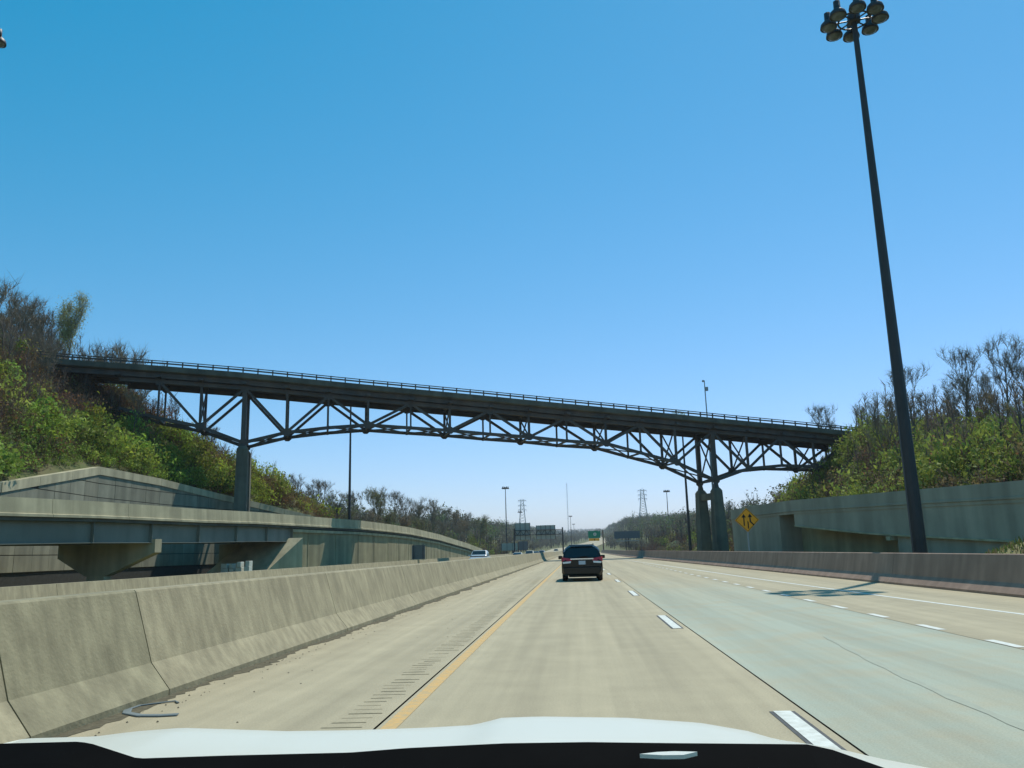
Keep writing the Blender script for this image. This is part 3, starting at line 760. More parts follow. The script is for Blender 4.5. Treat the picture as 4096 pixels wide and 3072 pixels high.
# camera pole above the bridge deck
c0 = at(2830, 1660, 150); c1 = at(2817, 1522, 150)
t = thing('camera_pole', (c0.x, 150, -.45), 'thin camera pole sticking up above the bridge railing', 'pole')
MB().tube((c0.x, 150, -.45), (c1.x, 150, c1.z), .22, .09, 8).build('pole', M_GALV, t)
MB().box((c1.x-.25, 150, c1.z-.1), (.3, .5, .3)).build('camera_housing', M_GALV, t)
MB().box((c1.x+.35, 150, c1.z-1.6), (.45, .4, .7)).build('equipment_box', M_GALV, t)

# ------------------------------------------------------------------ signs
def face_text(txt, size, loc, m, parent, name='lettering', rx=math.pi/2):
    cu = bpy.data.curves.new(name, 'FONT'); cu.body = txt; cu.size = size; cu.align_x = 'CENTER'; cu.align_y = 'CENTER'; cu.extrude = .004
    o = bpy.data.objects.new(name, cu); COL.objects.link(o)
    dg = bpy.context.evaluated_depsgraph_get(); me = bpy.data.meshes.new_from_object(o.evaluated_get(dg))
    bpy.data.objects.remove(o); me.materials.clear(); me.materials.append(m)
    o = bpy.data.objects.new(name, me); COL.objects.link(o); o.rotation_euler = (rx, 0, 0)
    if parent:
        o.parent = parent; og = ORG.get(parent.name, (0, 0, 0)); o.location = Vector(loc) - Vector(og)
    return o
# yellow diamond, lane-added symbol
sp = at(2988, 2080, 61.0)
t = thing('warning_sign', (sp.x, sp.y, -.45), 'yellow diamond warning sign with two black arrows above the right barrier', 'sign')
MB().box((sp.x, sp.y+.08, (sp.z-.45)/2+.2), (.09, .09, sp.z+.7)).build('post', M_GALV, t)
hw = .86
pl = MB().poly([(sp.x-hw, sp.y, sp.z), (sp.x, sp.y, sp.z-hw), (sp.x+hw, sp.y, sp.z), (sp.x, sp.y, sp.z+hw)], .03, (0, 1, 0)).build('sign_panel', M_SIGNY, t)
def strokes(pts_list, name):
    b = MB()
    for pts in pts_list:
        b.poly([(sp.x+u, sp.y-.006, sp.z+v) for u, v in pts], .004, (0, 1, 0))
    return b.build(name, M_BLACK, pl)
b1 = [(-.26, -.42), (-.18, -.42), (-.18, .18), (-.06, .18), (-.22, .44), (-.38, .18), (-.26, .18)]
strokes([b1], 'straight_arrow')
strokes([[(.02, -.62), (.10, -.62), (.10, -.16), (.02, -.05)], [(.44, -.40), (.50, -.34), (.28, -.10), (.26, .20), (.38, .20), (.22, .46), (.06, .20), (.18, .20), (.18, -.14)]], 'merging_arrow')
b = MB(); r0, r1 = hw-.04, hw-.08
for i in range(4):
    d_ = [(1, 0), (0, 1), (-1, 0), (0, -1)]; (a0, a1), (c0_, c1_) = d_[i], d_[(i+1) % 4]
    b.poly([(sp.x+a0*r0, sp.y-.006, sp.z+a1*r0), (sp.x+c0_*r0, sp.y-.006, sp.z+c1_*r0), (sp.x+c0_*r1, sp.y-.006, sp.z+c1_*r1), (sp.x+a0*r1, sp.y-.006, sp.z+a1*r1)], .004, (0, 1, 0))
b.build('border', M_BLACK, pl)
# green exit sign on a cantilever, yellow exit panel below
Yg = 330.0; g0 = at(2352, 2124, Yg); g1 = at(2402, 2152, Yg)
t = thing('exit_sign', (g1.x+1.0, Yg, terrain(g1.x, Yg)), 'green overhead exit sign with route number and yellow panel below', 'sign')
MB().tube((g1.x+1.0, Yg+.3, -.45), (g1.x+1.0, Yg+.3, g0.z+.2), .28, .2, 10).build('post', mat('rust_post', (.16, .09, .06), .7, .2), t)
MB().beam((g0.x, Yg+.3, (g0.z+g1.z)/2), (g1.x+1, Yg+.3, (g0.z+g1.z)/2), .25, .25).build('arm', M_GALV, t)
gp_ = MB().box(((g0.x+g1.x)/2, Yg, (g0.z+g1.z)/2), (g1.x-g0.x, .12, g0.z-g1.z)).build('sign_panel', M_GREEN, t)
MB().box(((g0.x+g1.x)/2-.1, Yg, g1.z-.55), (g1.x-g0.x-.7, .12, 1.0)).build('exit_panel', M_SIGNY, t)
b = MB(); cxg, czg = (g0.x+g1.x)/2+.25, (g0.z+g1.z)/2+.1
b.poly([(cxg+.62*math.cos(q*math.pi/8), Yg-.07, czg+.62*math.sin(q*math.pi/8)) for q in range(16)], .008, (0, 1, 0)); b.build('route_shield', M_WHITE, gp_)
face_text('8', 1.1, (cxg, Yg-.08, czg), M_BLACK, gp_, 'route_number')
b = MB(); b.poly([(cxg-.35, Yg-.07, g1.z-.25), (cxg-.1, Yg-.07, g1.z-.25), (cxg-.1, Yg-.07, g1.z-.6), (cxg+.1, Yg-.07, g1.z-.6), (cxg-.22, Yg-.07, g1.z-.98), (cxg-.55, Yg-.07, g1.z-.6), (cxg-.35, Yg-.07, g1.z-.6)], .006, (0, 1, 0)); b.build('arrow', M_BLACK, gp_)
b = MB(); ar = [(1.25, 1.15), (1.7, 1.5), (1.35, 1.65)]
b.poly([(cxg+u, Yg-.07, czg+v-.2) for u, v in ar], .006, (0, 1, 0)); b.build('corner_arrow', M_WHITE, gp_)
# dark message board on the right
Ym = 258.0; v0 = at(2456, 2126, Ym); v1 = at(2560, 2152, Ym)
t = thing('message_board', ((v0.x+v1.x)/2, Ym, terrain(v1.x, Ym)), 'wide dark message board on a post beyond the right shoulder', 'sign')
MB().box(((v0.x+v1.x)/2, Ym, (v0.z+v1.z)/2), (v1.x-v0.x, .6, v0.z-v1.z), bev=.05).build('cabinet', M_SIGND, t)
MB().beam((v0.x+.6, Ym, v1.z-.75), (v1.x-.3, Ym, v1.z-.75), .7, .22).build('walkway', M_GALV, t)
for dx in (.4, -.4):
    MB().tube(((v0.x+v1.x)/2+dx, Ym+.4, -.45), ((v0.x+v1.x)/2+dx, Ym+.4, v1.z), .16, .16, 8).build('post', M_POLE, t)
for k in range(6):
    xx = v0.x+.7+k*(v1.x-v0.x-1.2)/5
    MB().box((xx, Ym-.1, v1.z-.36), (.07, .07, .8)).build('hanger', M_GALV, t)
# sign gantry over the opposing carriageway, signs seen from behind
Yq = 250.0
def back_panel(t, px0, py0, px1, py1, Y, n, m=M_SIGNB):
    a = at(px0, py0, Y); c = at(px1, py1, Y); w_ = (c.x-a.x)/n
    for i in range(n):
        o = MB().box((a.x+w_*(i+.5), Y, (a.z+c.z)/2), (w_-.05, .06, a.z-c.z)).build('sign_panel', m, t)
    for i in range(n+1):
        MB().box((a.x+w_*i, Y-.12, (a.z+c.z)/2-.1), (.12, .14, a.z-c.z+.25)).build('backing_rib', M_POLE, t)
    return a, c
q0 = at(2058, 2120, Yq); q1 = at(2250, 2115, Yq)
zu, zl = at(2150, 2120, Yq).z, at(2150, 2139, Yq).z
t = thing('sign_gantry', (q1.x, Yq, -.45), 'overhead truss gantry carrying two large signs seen from behind', 'gantry')
back_panel(t, 2060, 2093, 2122, 2157, Yq+.4, 3); back_panel(t, 2144, 2102, 2222, 2154, Yq+.4, 4)
for yy in (-.45, .15):
    for zz in (zu, zl): MB().tube((q0.x-.2, Yq+yy, zz), (q1.x, Yq+yy, zz), .09, .09, 6).build('chord', M_POLE, t)
    b = MB(); n = 16
    for i in range(n):
        xa = q0.x + (q1.x-q0.x)*i/n; xb = q0.x + (q1.x-q0.x)*(i+1)/n
        b.tube((xa, Yq+yy, zl if i % 2 else zu), (xb, Yq+yy, zu if i % 2 else zl), .05, .05, 5)
    b.build('web_bracing', M_POLE, t)
for xx in (q1.x, q0.x-.1):
    MB().tube((xx, Yq-.15, -.45), (xx, Yq-.15, zu+.6), .24, .2, 10).build('post', M_POLE, t)
# ground-mounted signs seen from behind
t = thing('roadside_sign', (at(2040, 2200, 320).x, 320, terrain(-28, 320)), 'wide three-panel roadside sign seen from behind below the gantry', 'sign')
a, c = back_panel(t, 2006, 2174, 2072, 2201, 320, 3)
for xx in (a.x+.8, c.x-.8): MB().box((xx, 320.2, .5), (.25, .25, 3.4)).build('post', M_POLE, t)
t = thing('roadside_sign', (at(2095, 2200, 285).x, 285, -.45), 'square dark sign seen from behind beside the three-panel sign', 'sign')
a, c = back_panel(t, 2074, 2166, 2112, 2200, 285, 2, M_SIGND)
for xx in (a.x+.6, c.x-.6): MB().box((xx, 285.2, .4), (.2, .2, 3.0)).build('post', M_POLE, t)
# barrier-mounted sign on the far shoulder, seen from behind
s0 = at(1652, 2181, 41.5); s1 = at(1696, 2232, 41.5)
Ys = (-18.3)/((s0.x+s1.x)/2)*41.5
s0 = at(1652, 2181, Ys); s1 = at(1696, 2236, Ys); sb = at(1674, 2258, Ys)
t = thing('shoulder_sign', (-18.4, Ys, .8), 'small sign on two posts fixed to the far shoulder barrier, seen from behind', 'sign')
for xx in (s0.x+.1, s1.x-.1): MB().box((xx, Ys-.04, (s0.z+.75)/2+.06), (.07, .06, s0.z-.6)).build('post', M_POLE, t)
MB().box(((s0.x+s1.x)/2, Ys, (s0.z+s1.z)/2), (s1.x-s0.x+.25, .03, s0.z-s1.z)).build('sign_panel', mat('weathered_aluminium', (.10, .12, .12), .5, .1), t)
MB().box(((s0.x+s1.x)/2, Ys, .81), (s1.x-s0.x+.4, .45, .05)).build('saddle_plate', M_CONC, t)

# ------------------------------------------------------------------ lattice towers and radio mast
def lattice_tower(px, py_top, Y, label, arms=True):
    p = at(px, py_top, Y); zb = terrain(p.x, Y); h = p.z - zb
    t = thing('transmission_tower', (p.x, Y, zb), label, 'tower', 'lattice power line towers')
    def hw_(u): return 3.6*(1-u)**1.2 + 1.3
    for sx in (-1, 1):
        for sy in (-1, 1):
            b = MB()
            for i in range(8):
                u0, u1 = i/8, (i+1)/8
                b.beam((p.x+sx*hw_(u0), Y+sy*hw_(u0), zb+h*u0), (p.x+sx*hw_(u1), Y+sy*hw_(u1), zb+h*u1), .32, .32)
            b.build('leg', M_GALV, t)
    b = MB(); n = 13
    for i in range(n):
        u0, u1 = i/n, (i+1)/n
        for sy in (-1, 1):
            for s_ in (-1, 1):
                b.beam((p.x-s_*hw_(u0), Y+sy*hw_(u0), zb+h*u0), (p.x+s_*hw_(u1), Y+sy*hw_(u1), zb+h*u1), .17, .17)
    b.build('lattice_bracing', M_GALV, t)
    for u in (.72, .84, .97):
        b = MB(); b.beam((p.x-4.6, Y, zb+h*u), (p.x+4.6, Y, zb+h*u), .4, .35); b.beam((p.x-4.4, Y, zb+h*u+.1), (p.x, Y, zb+h*u+1.8), .2, .2); b.beam((p.x+4.4, Y, zb+h*u+.1), (p.x, Y, zb+h*u+1.8), .2, .2)
        o = b.build('cross_arm', M_GALV, t)
        for sx in (-4.3, -2.6, 2.6, 4.3): MB().tube((p.x+sx, Y, zb+h*u), (p.x+sx, Y, zb+h*u-1.8), .14, .14, 5).build('insulator', M_GALV, o)
    return t
lattice_tower(2088, 1998, 900, 'lattice power tower behind the gantry on the left')
lattice_tower(2568, 1958, 850, 'taller lattice power tower on the right wooded ridge')
p = at(2266, 1932, 1500); zb = terrain(p.x, 1500)
t = thing('radio_mast', (p.x, 1500, zb), 'very thin tall radio mast rising over the end of the highway', 'mast')
for k in range(3):
    a_ = k*2*math.pi/3; MB().tube((p.x+.7*math.cos(a_), 1500+.7*math.sin(a_), zb), (p.x+.7*math.cos(a_), 1500+.7*math.sin(a_), p.z), .22, .18, 5).build('leg', mat('mast_grey', (.30, .33, .34), .6, .05), t)
b = MB(); n = 50
for i in range(n):
    a_ = (i % 3)*2*math.pi/3; c_ = ((i+1) % 3)*2*math.pi/3; z0, z1 = zb+(p.z-zb)*i/n, zb+(p.z-zb)*(i+1)/n
    b.tube((p.x+.7*math.cos(a_), 1500+.7*math.sin(a_), z0), (p.x+.7*math.cos(c_), 1500+.7*math.sin(c_), z1), .1, .1, 4)
b.build('lattice_bracing', MATS['mast_grey'], t)

# ------------------------------------------------------------------ vehicles (built facing +Y, wheels on z = 0)
def rsec(y, hw_, z0, z1, tw, r=.12, tilt=0.0):
    """rounded cross-section at y: half width hw_ at the shoulder, tw at the top"""
    return [Vector(p) for p in ((-hw_+.1, y, z0), (-hw_, y, z0+.12), (-hw_, y+tilt*.5, z0+(z1-z0)*.6), (-tw-.02, y+tilt, z1-r*.6), (-tw+r, y+tilt, z1),
            (tw-r, y+tilt, z1), (tw+.02, y+tilt, z1-r*.6), (hw_, y+tilt*.5, z0+(z1-z0)*.6), (hw_, y, z0+.12), (hw_-.1, y, z0))]
def wheels(t, xs, ys, r=.34, wd=.22):
    for y in ys:
        for sx in (-1, 1):
            x = sx*xs
            w_ = MB().lathe([(r*.62, -wd/2), (r*.94, -wd/2), (r, -wd*.3), (r, wd*.3), (r*.94, wd/2), (r*.62, wd/2)], (x, y, r), 20, 'x').build('wheel', M_RUBBER, t, smooth=False)
            MB().lathe([(0, sx*wd*.36), (r*.5, sx*wd*.40), (r*.63, sx*wd*.46)], (x, y, r), 14, 'x').build('rim', M_RIM, w_)
# the minivan ahead
def minivan(loc):
    t = thing('minivan', (0, 0, 0), 'dark minivan driving ahead in the same lane', 'minivan', world=False)
    W = .99
    secs = [rsec(0.0, W-.06, .30, 1.02, W-.10), rsec(.12, W-.01, .27, 1.06, W-.06), rsec(.9, W, .25, 1.08, W-.04), rsec(3.6, W, .25, 1.06, W-.05), rsec(4.4, W-.03, .25, .98, W-.14), rsec(4.95, W-.14, .28, .82, W-.3), rsec(5.12, W-.3, .34, .68, W-.42)]
    body = MB().sweep(secs).build('body', M_VAN, t, smooth=False, bevel=.03)
    cab = [rsec(.10, W-.07, 1.0, 1.08, W-.09, .05), rsec(.34, W-.13, 1.0, 1.62, W-.26, .2), rsec(.62, W-.12, 1.0, 1.72, W-.24, .22), rsec(2.9, W-.12, 1.0, 1.74, W-.24, .22), rsec(3.5, W-.12, 1.0, 1.66, W-.26, .2), rsec(4.35, W-.1, .95, 1.02, W-.16, .05)]
    MB().sweep(cab).build('cabin', M_VAN, t, bevel=.02)
    # tailgate glass, follows the raked tail
    def tail(u, v):   # u -1..1, v 0..1 up the glass
        return Vector((u*((W-.15) - v*.16), .085 + v*.235 - .02*(1-abs(u)), 1.10 + v*.49))
    b = MB(); b.add([tail(-1, .02), tail(1, .02), tail(.97, 1), tail(-.97, 1)], [(0, 1, 2, 3)])
    b.add([p + Vector((0, .02, 0)) for p in (tail(-1, .02), tail(1, .02), tail(.97, 1), tail(-.97, 1))], [(3, 2, 1, 0)])
    gl = b.build('rear_window', M_GLASS, t)
    MB().beam(tail(-.12, .1) + Vector((0, -.03, 0)), tail(.35, .13) + Vector((0, -.03, 0)), .03, .03).build('rear_wiper', M_BLACK, gl)
    MB().box((0, .33, 1.70), (1.2, .26, .035)).build('roof_spoiler', M_VAN, t, bevel=.012)
    for sx in (-1, 1):
        b = MB(); b.add([(sx*(W-.045), .9, 1.12), (sx*(W-.045), 3.7, 1.10), (sx*(W-.20), 3.2, 1.56), (sx*(W-.21), .7, 1.58)], [(0, 1, 2, 3)])
        b.add([(sx*(W-.06), .9, 1.12), (sx*(W-.06), 3.7, 1.10), (sx*(W-.215), 3.2, 1.56), (sx*(W-.225), .7, 1.58)], [(3, 2, 1, 0)])
        b.build('side_window', M_GLASS, t)
        b = MB(); b.add([(sx*.50, -.035, .96), (sx*(W-.03), .02, .92), (sx*(W+.005), .22, .95), (sx*(W+.0), .25, 1.13), (sx*(W-.08), .05, 1.13), (sx*.50, -.02, 1.06)], [(0, 1, 4, 5), (1, 2, 3, 4)])
        b.add([(sx*.50, .06, .96), (sx*(W-.12), .1, .92), (sx*(W-.12), .1, 1.13), (sx*.5, .07, 1.06)], [(0, 1, 2, 3)])
        tl = b.build('tail_light', M_TAIL, t)
        b = MB(); b.add([(sx*.55, -.042, .86), (sx*(W-.08), -.0, .83), (sx*(W-.06), .0, .915), (sx*.52, -.04, .945)], [(0, 1, 2, 3)]); b.build('reversing_lens', M_HEAD, tl)
        MB().box((sx*(W+.11), 3.55, 1.10), (.22, .10, .17)).build('door_mirror', M_VAN, t, bevel=.03)
        MB().box((sx*.72, -.06, .50), (.18, .02, .05)).build('reflector', M_TAIL, t)
    MB().box((0, -.03, 1.045), (1.1, .05, .055)).build('chrome_bar', M_CHROME, t)
    MB().box((0, -.05, .87), (.32, .02, .17)).build('licence_plate', M_PLATE, t)
    MB().sweep([rsec(-.10, W-.10, .34, .66, W-.12, .06), rsec(.10, W-.03, .30, .70, W-.05, .06)]).build('bumper', M_VAN, t, bevel=.02)
    MB().box((0, .18, .27), (1.3, .3, .14)).build('exhaust_valance', M_RUBBER, t)
    for sx in (-1, 1): MB().box((sx*.6, 2.0, 1.755), (.05, 2.2, .035)).build('roof_rail', M_CHROME, t)
    wheels(t, W-.14, (.98, 4.0), .355, .24)
    t.location = loc
    return t
minivan((at(2331, 2320, 40.5).x, 40.0, 0.0))

def car(label, loc, rz, paint, kind, group):
    t = thing('pickup_truck' if kind == 'pickup' else 'car', (0, 0, 0), label, 'pickup' if kind == 'pickup' else 'car', group, world=False)
    if kind == 'pickup':
        W, L = .99, 5.7
        secs = [rsec(0, W-.05, .45, 1.1, W-.06, .05), rsec(.1, W, .42, 1.12, W-.04, .05), rsec(3.6, W, .40, 1.14, W-.04, .05), rsec(4.2, W, .40, 1.16, W-.06), rsec(5.4, W-.02, .40, 1.08, W-.10), rsec(5.7, W-.1, .42, 1.0, W-.16)]
        cab = [rsec(1.75, W-.06, 1.08, 1.7, W-.22), rsec(2.0, W-.06, 1.08, 1.86, W-.22), rsec(3.2, W-.06, 1.08, 1.88, W-.22), rsec(4.3, W-.06, 1.08, 1.16, W-.12, .05)]
        wy = (1.0, 4.6); r = .39; wsz = ((3.32, 1.82), (4.12, 1.2))
    else:
        W, L = .92, 4.7; hb = 1.45 if kind == 'sedan' else 1.68
        secs = [rsec(0, W-.14, .34, .86, W-.2), rsec(.15, W-.02, .28, .95, W-.1), rsec(1.5, W, .25, 1.0, W-.06), rsec(3.2, W, .25, .98, W-.06), rsec(4.3, W-.03, .27, .84, W-.14), rsec(4.7, W-.16, .34, .68, W-.3)]
        cab = [rsec(.25, W-.1, .9, .98, W-.16, .04), rsec(.95 if kind == 'sedan' else .5, W-.1, .92, hb, W-.26), rsec(2.3, W-.1, .92, hb+.03, W-.26), rsec(3.5, W-.1, .9, .97, W-.16, .04)]
        wy = (.9, 3.75); r = .33; wsz = ((2.42, hb-.02), (3.42, 1.02))
    MB().sweep(secs).build('body', paint, t, bevel=.04)
    MB().sweep(cab).build('cabin', paint, t, bevel=.03)
    (y0, z0), (y1, z1) = wsz; tw = W-.27
    b = MB(); b.add([(-tw, y0+.07, z0), (tw, y0+.07, z0), (W-.14, y1+.07, z1), (-W+.14, y1+.07, z1)], [(0, 1, 2, 3)]); b.add([(-tw, y0+.05, z0-.03), (tw, y0+.05, z0-.03), (W-.14, y1+.05, z1-.03), (-W+.14, y1+.05, z1-.03)], [(3, 2, 1, 0)])
    b.build('windscreen', M_GLASS, t)
    for sx in (-1, 1):
        xw0 = W-.045 if kind != 'pickup' else W-.03
        ys_ = (2.05, 3.5) if kind == 'pickup' else (.9, 3.1)
        b = MB(); b.add([(sx*(xw0-.03), ys_[0], z1+.02), (sx*(xw0-.03), ys_[1], z1+.02), (sx*(tw+.05), ys_[1]-.5, z0-.1), (sx*(tw+.05), ys_[0]+.15, z0-.1)], [(0, 1, 2, 3)]); b.build('side_window', M_GLASS, t)
        fz = .86 if kind == 'pickup' else .66; fy = L-.02 if kind == 'pickup' else L-.16
        MB().box((sx*(W-.26), fy, fz), (.36, .12, .17 if kind == 'pickup' else .12)).build('headlight', M_HEAD, t, bevel=.02)
        MB().box((sx*(W+.1), wsz[1][0]-.25, z1+.12), (.2, .1, .16)).build('door_mirror', paint, t)
    MB().box((0, L-.01 if kind == 'pickup' else L-.05, .78 if kind == 'pickup' else .52), (1.1, .08, .34 if kind == 'pickup' else .16)).build('grille', M_RUBBER if kind == 'pickup' else M_BLACK, t)
    MB().box((0, L+.02 if kind == 'pickup' else L-.02, .5 if kind == 'pickup' else .36), (W*1.75, .16, .2)).build('bumper', M_CHROME if kind == 'pickup' else paint, t, bevel=.03)
    wheels(t, W-.13, wy, r, .24)
    t.location = loc; t.rotation_euler = (0, 0, rz)
    return t
PI = math.pi; GC = 'vehicles coming the other way'
pk = at(1908, 2230, 92)
car('light blue-grey pickup truck coming the other way behind the median barrier', (pk.x, 92+5.7, -.2), PI, mat('pickup_paint', (.36, .44, .48), .25, .03), 'pickup', GC)
for px, Y, lab, pt, kd in ((2066, 150, 'white car following the pickup on the opposing carriageway', M_CARW, 'sedan'), (2115, 170, 'second white car coming the other way, right of the first', M_CARW, 'suv'),
                           (2142, 215, 'dark car beside two white cars on the opposing carriageway', M_CARB, 'sedan'), (2165, 240, 'silver car at the end of the line of oncoming cars', M_CARS, 'suv'), (2224, 330, 'far white vehicle near the gantry post', M_CARW, 'suv')):
    q = at(px, 2205, Y); car(lab, (q.x, Y+4.7, -.2 if Y < 300 else tab(ZR, Y)), PI, pt, kd, GC)
for px, Y, lab, pt in ((2290, 560, 'distant car far ahead seen above the van roof', M_CARW), (2302, 640, 'distant car further ahead beside the masts', M_CARS)):
    q = at(px, 2180, Y); car(lab, (q.x, Y, tab(ZR, Y)-.1), 0, pt, 'sedan', 'cars far ahead')

# ------------------------------------------------------------------ the car the picture is taken from: white bonnet, black dash
own = thing('own_car', (-.2, 0, 0), 'white car bonnet and black dash at the bottom of the picture', 'car')
CEN = -.22
HF = [(-160, 2990), (0, 2966), (126, 2953), (380, 2946), (538, 2926), (728, 2911), (886, 2917), (1107, 2925), (1400, 2921), (1700, 2911), (1893, 2900), (1950, 2886), (2007, 2871), (2159, 2866), (2507, 2871), (2800, 2891), (2990, 2924), (3104, 2957), (3236, 2976), (3350, 2994), (3520, 3034), (3710, 3070), (3900, 3120)]
HB = [(-160, 3060), (551, 3040), (1400, 3024), (1628, 3006), (2020, 2987), (2349, 2982), (2666, 2986), (3230, 2992), (3331, 3013), (3539, 3086), (3900, 3200)]
def tabxy(t_, x): return tab(t_, x)
xs_px = np.linspace(-120, 3860, 90); rows_ = []
YF, YB = 1.50, .86
for j in range(13):
    u = j/12.0; row = []
    for px in xs_px:
        pf = at(px, tabxy(HF, px), YF); pb = at(px, tabxy(HB, px) + 14, YB)
        # cross the two edge curves at equal car-width stations
        row.append((pf, pb))
    rows_.append(row)
b = MB(); vs = []; X0, X1 = -1.02, .62
def edge(Y, T, dy, X):
    lo, hi = -600.0, 4600.0
    for _ in range(30):
        m_ = (lo+hi)/2
        if at(m_, tab(T, m_)+dy, Y).x < X: lo = m_
        else: hi = m_
    return at(lo, tab(T, lo)+dy, Y)
NXh = 90; st = []
for i in range(NXh+1):
    X = X0 + (X1-X0)*i/NXh
    st.append((X, edge(YF, HF, 0, X).z, edge(YB, HB, 22, X*.97 - .0).z))
NU = 14; nose = [(1.56, -.012), (1.64, -.05), (1.74, -.12), (1.84, -.22), (1.92, -.36)]
for j in range(NU+1):
    u = j/NU; Y = YB + (YF-YB)*u
    for X, zf, zb_ in st:
        z = zb_ + (zf-zb_)*u
        z -= .028*math.sin(math.pi*u)                      # stay just under the sight line to the front edge
        vs.append((X, Y, z))
for Y, dz in nose:
    for X, zf, zb_ in st: vs.append((X, Y - .25*((X-CEN)/.85)**4*(Y-YF)/.4, zf + dz))
nr_ = NU + 1 + len(nose); nx_ = NXh + 1
b.add(vs, [(j*nx_+i, j*nx_+i+1, (j+1)*nx_+i+1, (j+1)*nx_+i) for j in range(nr_-1) for i in range(nx_-1)])
bo = b.build('bonnet', M_CARW, own, smooth=True)
# wings, nose, lamps and wheels below the bonnet
for sx, X in ((-1, X0), (1, X1)):
    s_ = st[0] if sx < 0 else st[-1]
    ed = [(X, YB, s_[2]), (X, (YB+YF)/2, (s_[1]+s_[2])/2-.028), (X, YF, s_[1])] + [(X, Y - .25*((X-CEN)/.85)**4*(Y-YF)/.4, s_[1]+dz) for Y, dz in nose]
    secs = [[Vector(p), Vector((p[0]+sx*.06, p[1], p[2]-.10)), Vector((p[0]+sx*.09, p[1], p[2]-.34)), Vector((p[0]+sx*.07, p[1], .45)), Vector((p[0]-sx*.05, p[1], .42)), Vector((p[0]-sx*.03, p[1], p[2]-.04))] for p in ed]
    MB().sweep(secs).build('wing', M_CARW, own, smooth=False)
    MB().box((CEN+sx*.62, 1.80, .84), (.32, .22, .14)).build('headlight', M_HEAD, own, bevel=.03)
fz = min(s_[1] for s_ in st) - .36
MB().box((CEN, 1.78, .60), (1.56, .30, .36)).build('bumper', M_CARW, own, bevel=.06)
MB().box((CEN, 1.83, .84), (.80, .12, .12)).build('grille', M_RUBBER, own)
for sx in (-1, 1):
    wl_ = MB().lathe([(.21, -.11), (.32, -.11), (.34, -.06), (.34, .06), (.32, .11), (.21, .11)], (CEN+sx*.78, 1.25, .34), 20, 'x').build('wheel', M_RUBBER, own)
    MB().lathe([(0, sx*.08), (.2, sx*.1)], (CEN+sx*.78, 1.25, .34), 14, 'x').build('rim', M_RIM, wl_)
# black dash top / wiper cowl with its edge line
DE = [(-200, 2972), (0, 2974), (320, 2966), (372, 2976), (551, 3034), (900, 3022), (1400, 3010), (1628, 2992), (2020, 2973), (2349, 2968), (2666, 2972), (2900, 2974), (3230, 2977), (3331, 2999), (3539, 3072), (3800, 3180)]
YD = .80; top = [at(px, tab(DE, px), YD) for px in np.linspace(-200, 3800, 120)]
secs = []
for p in top:
    secs.append([p, p + Vector((0, -.03, -.012)), Vector((p.x, YD-.12, p.z-.055)), Vector((p.x, .30, p.z-.13)), Vector((p.x, .22, p.z-.45)), Vector((p.x, YD, p.z-.40)), p + Vector((0, .012, -.02))])
dash = MB().sweep(secs).build('dashboard', M_DASH, own, smooth=False)
# an added white sliver standing for a bright shape in the dark dash edge
b = MB(); sl_ = [(2560, 3032), (2630, 3024), (2700, 3021), (2790, 3023), (2735, 3036), (2650, 3037)]
pts = [at(px, py, .70) for px, py in sl_]
zlo = [at(px, py, .70 - (py-3017)*.0009) for px, py in sl_]
b.poly([p + Vector((0, 0, .0)) for p in zlo], .003, (0, 0, 1))
tag(b.build('white_sliver', M_CARW), 'small added white sliver on the black dash near the right', 'white sliver')
# added bent strip imitating a windscreen reflection at the median barrier foot
b = MB(); o_ = (at(640, 2838, 8.2)); 
def gnd(px, py): 
    d = ray(px, py); return Vector((0, 0, EYE)) + d*(-EYE/d.z)
cl = [gnd(712, 2862), gnd(640, 2866), gnd(560, 2866), gnd(505, 2856), gnd(512, 2838), gnd(560, 2826), (gnd(620, 2818)), gnd(700, 2808), gnd(712, 2815)]
secs = []
for i, p in enumerate(cl):
    a_ = cl[max(0, i-1)]; c_ = cl[min(len(cl)-1, i+1)]; t_ = (c_-a_).normalized(); n_ = Vector((t_.y, -t_.x, 0))
    w_ = .045 if i < 5 else .016
    secs.append([p + n_*w_ + Vector((0, 0, .006)), p + n_*w_*.8 + Vector((0, 0, .018)), p - n_*w_*.8 + Vector((0, 0, .018)), p - n_*w_ + Vector((0, 0, .006))])
b.sweep(secs); tag(b.build('reflection_strip', mat('reflection_grey', (.16, .19, .19), .7, .2), bevel=.004), 'bent grey strip standing in for a windscreen reflection at the barrier foot', 'reflection stand-in')

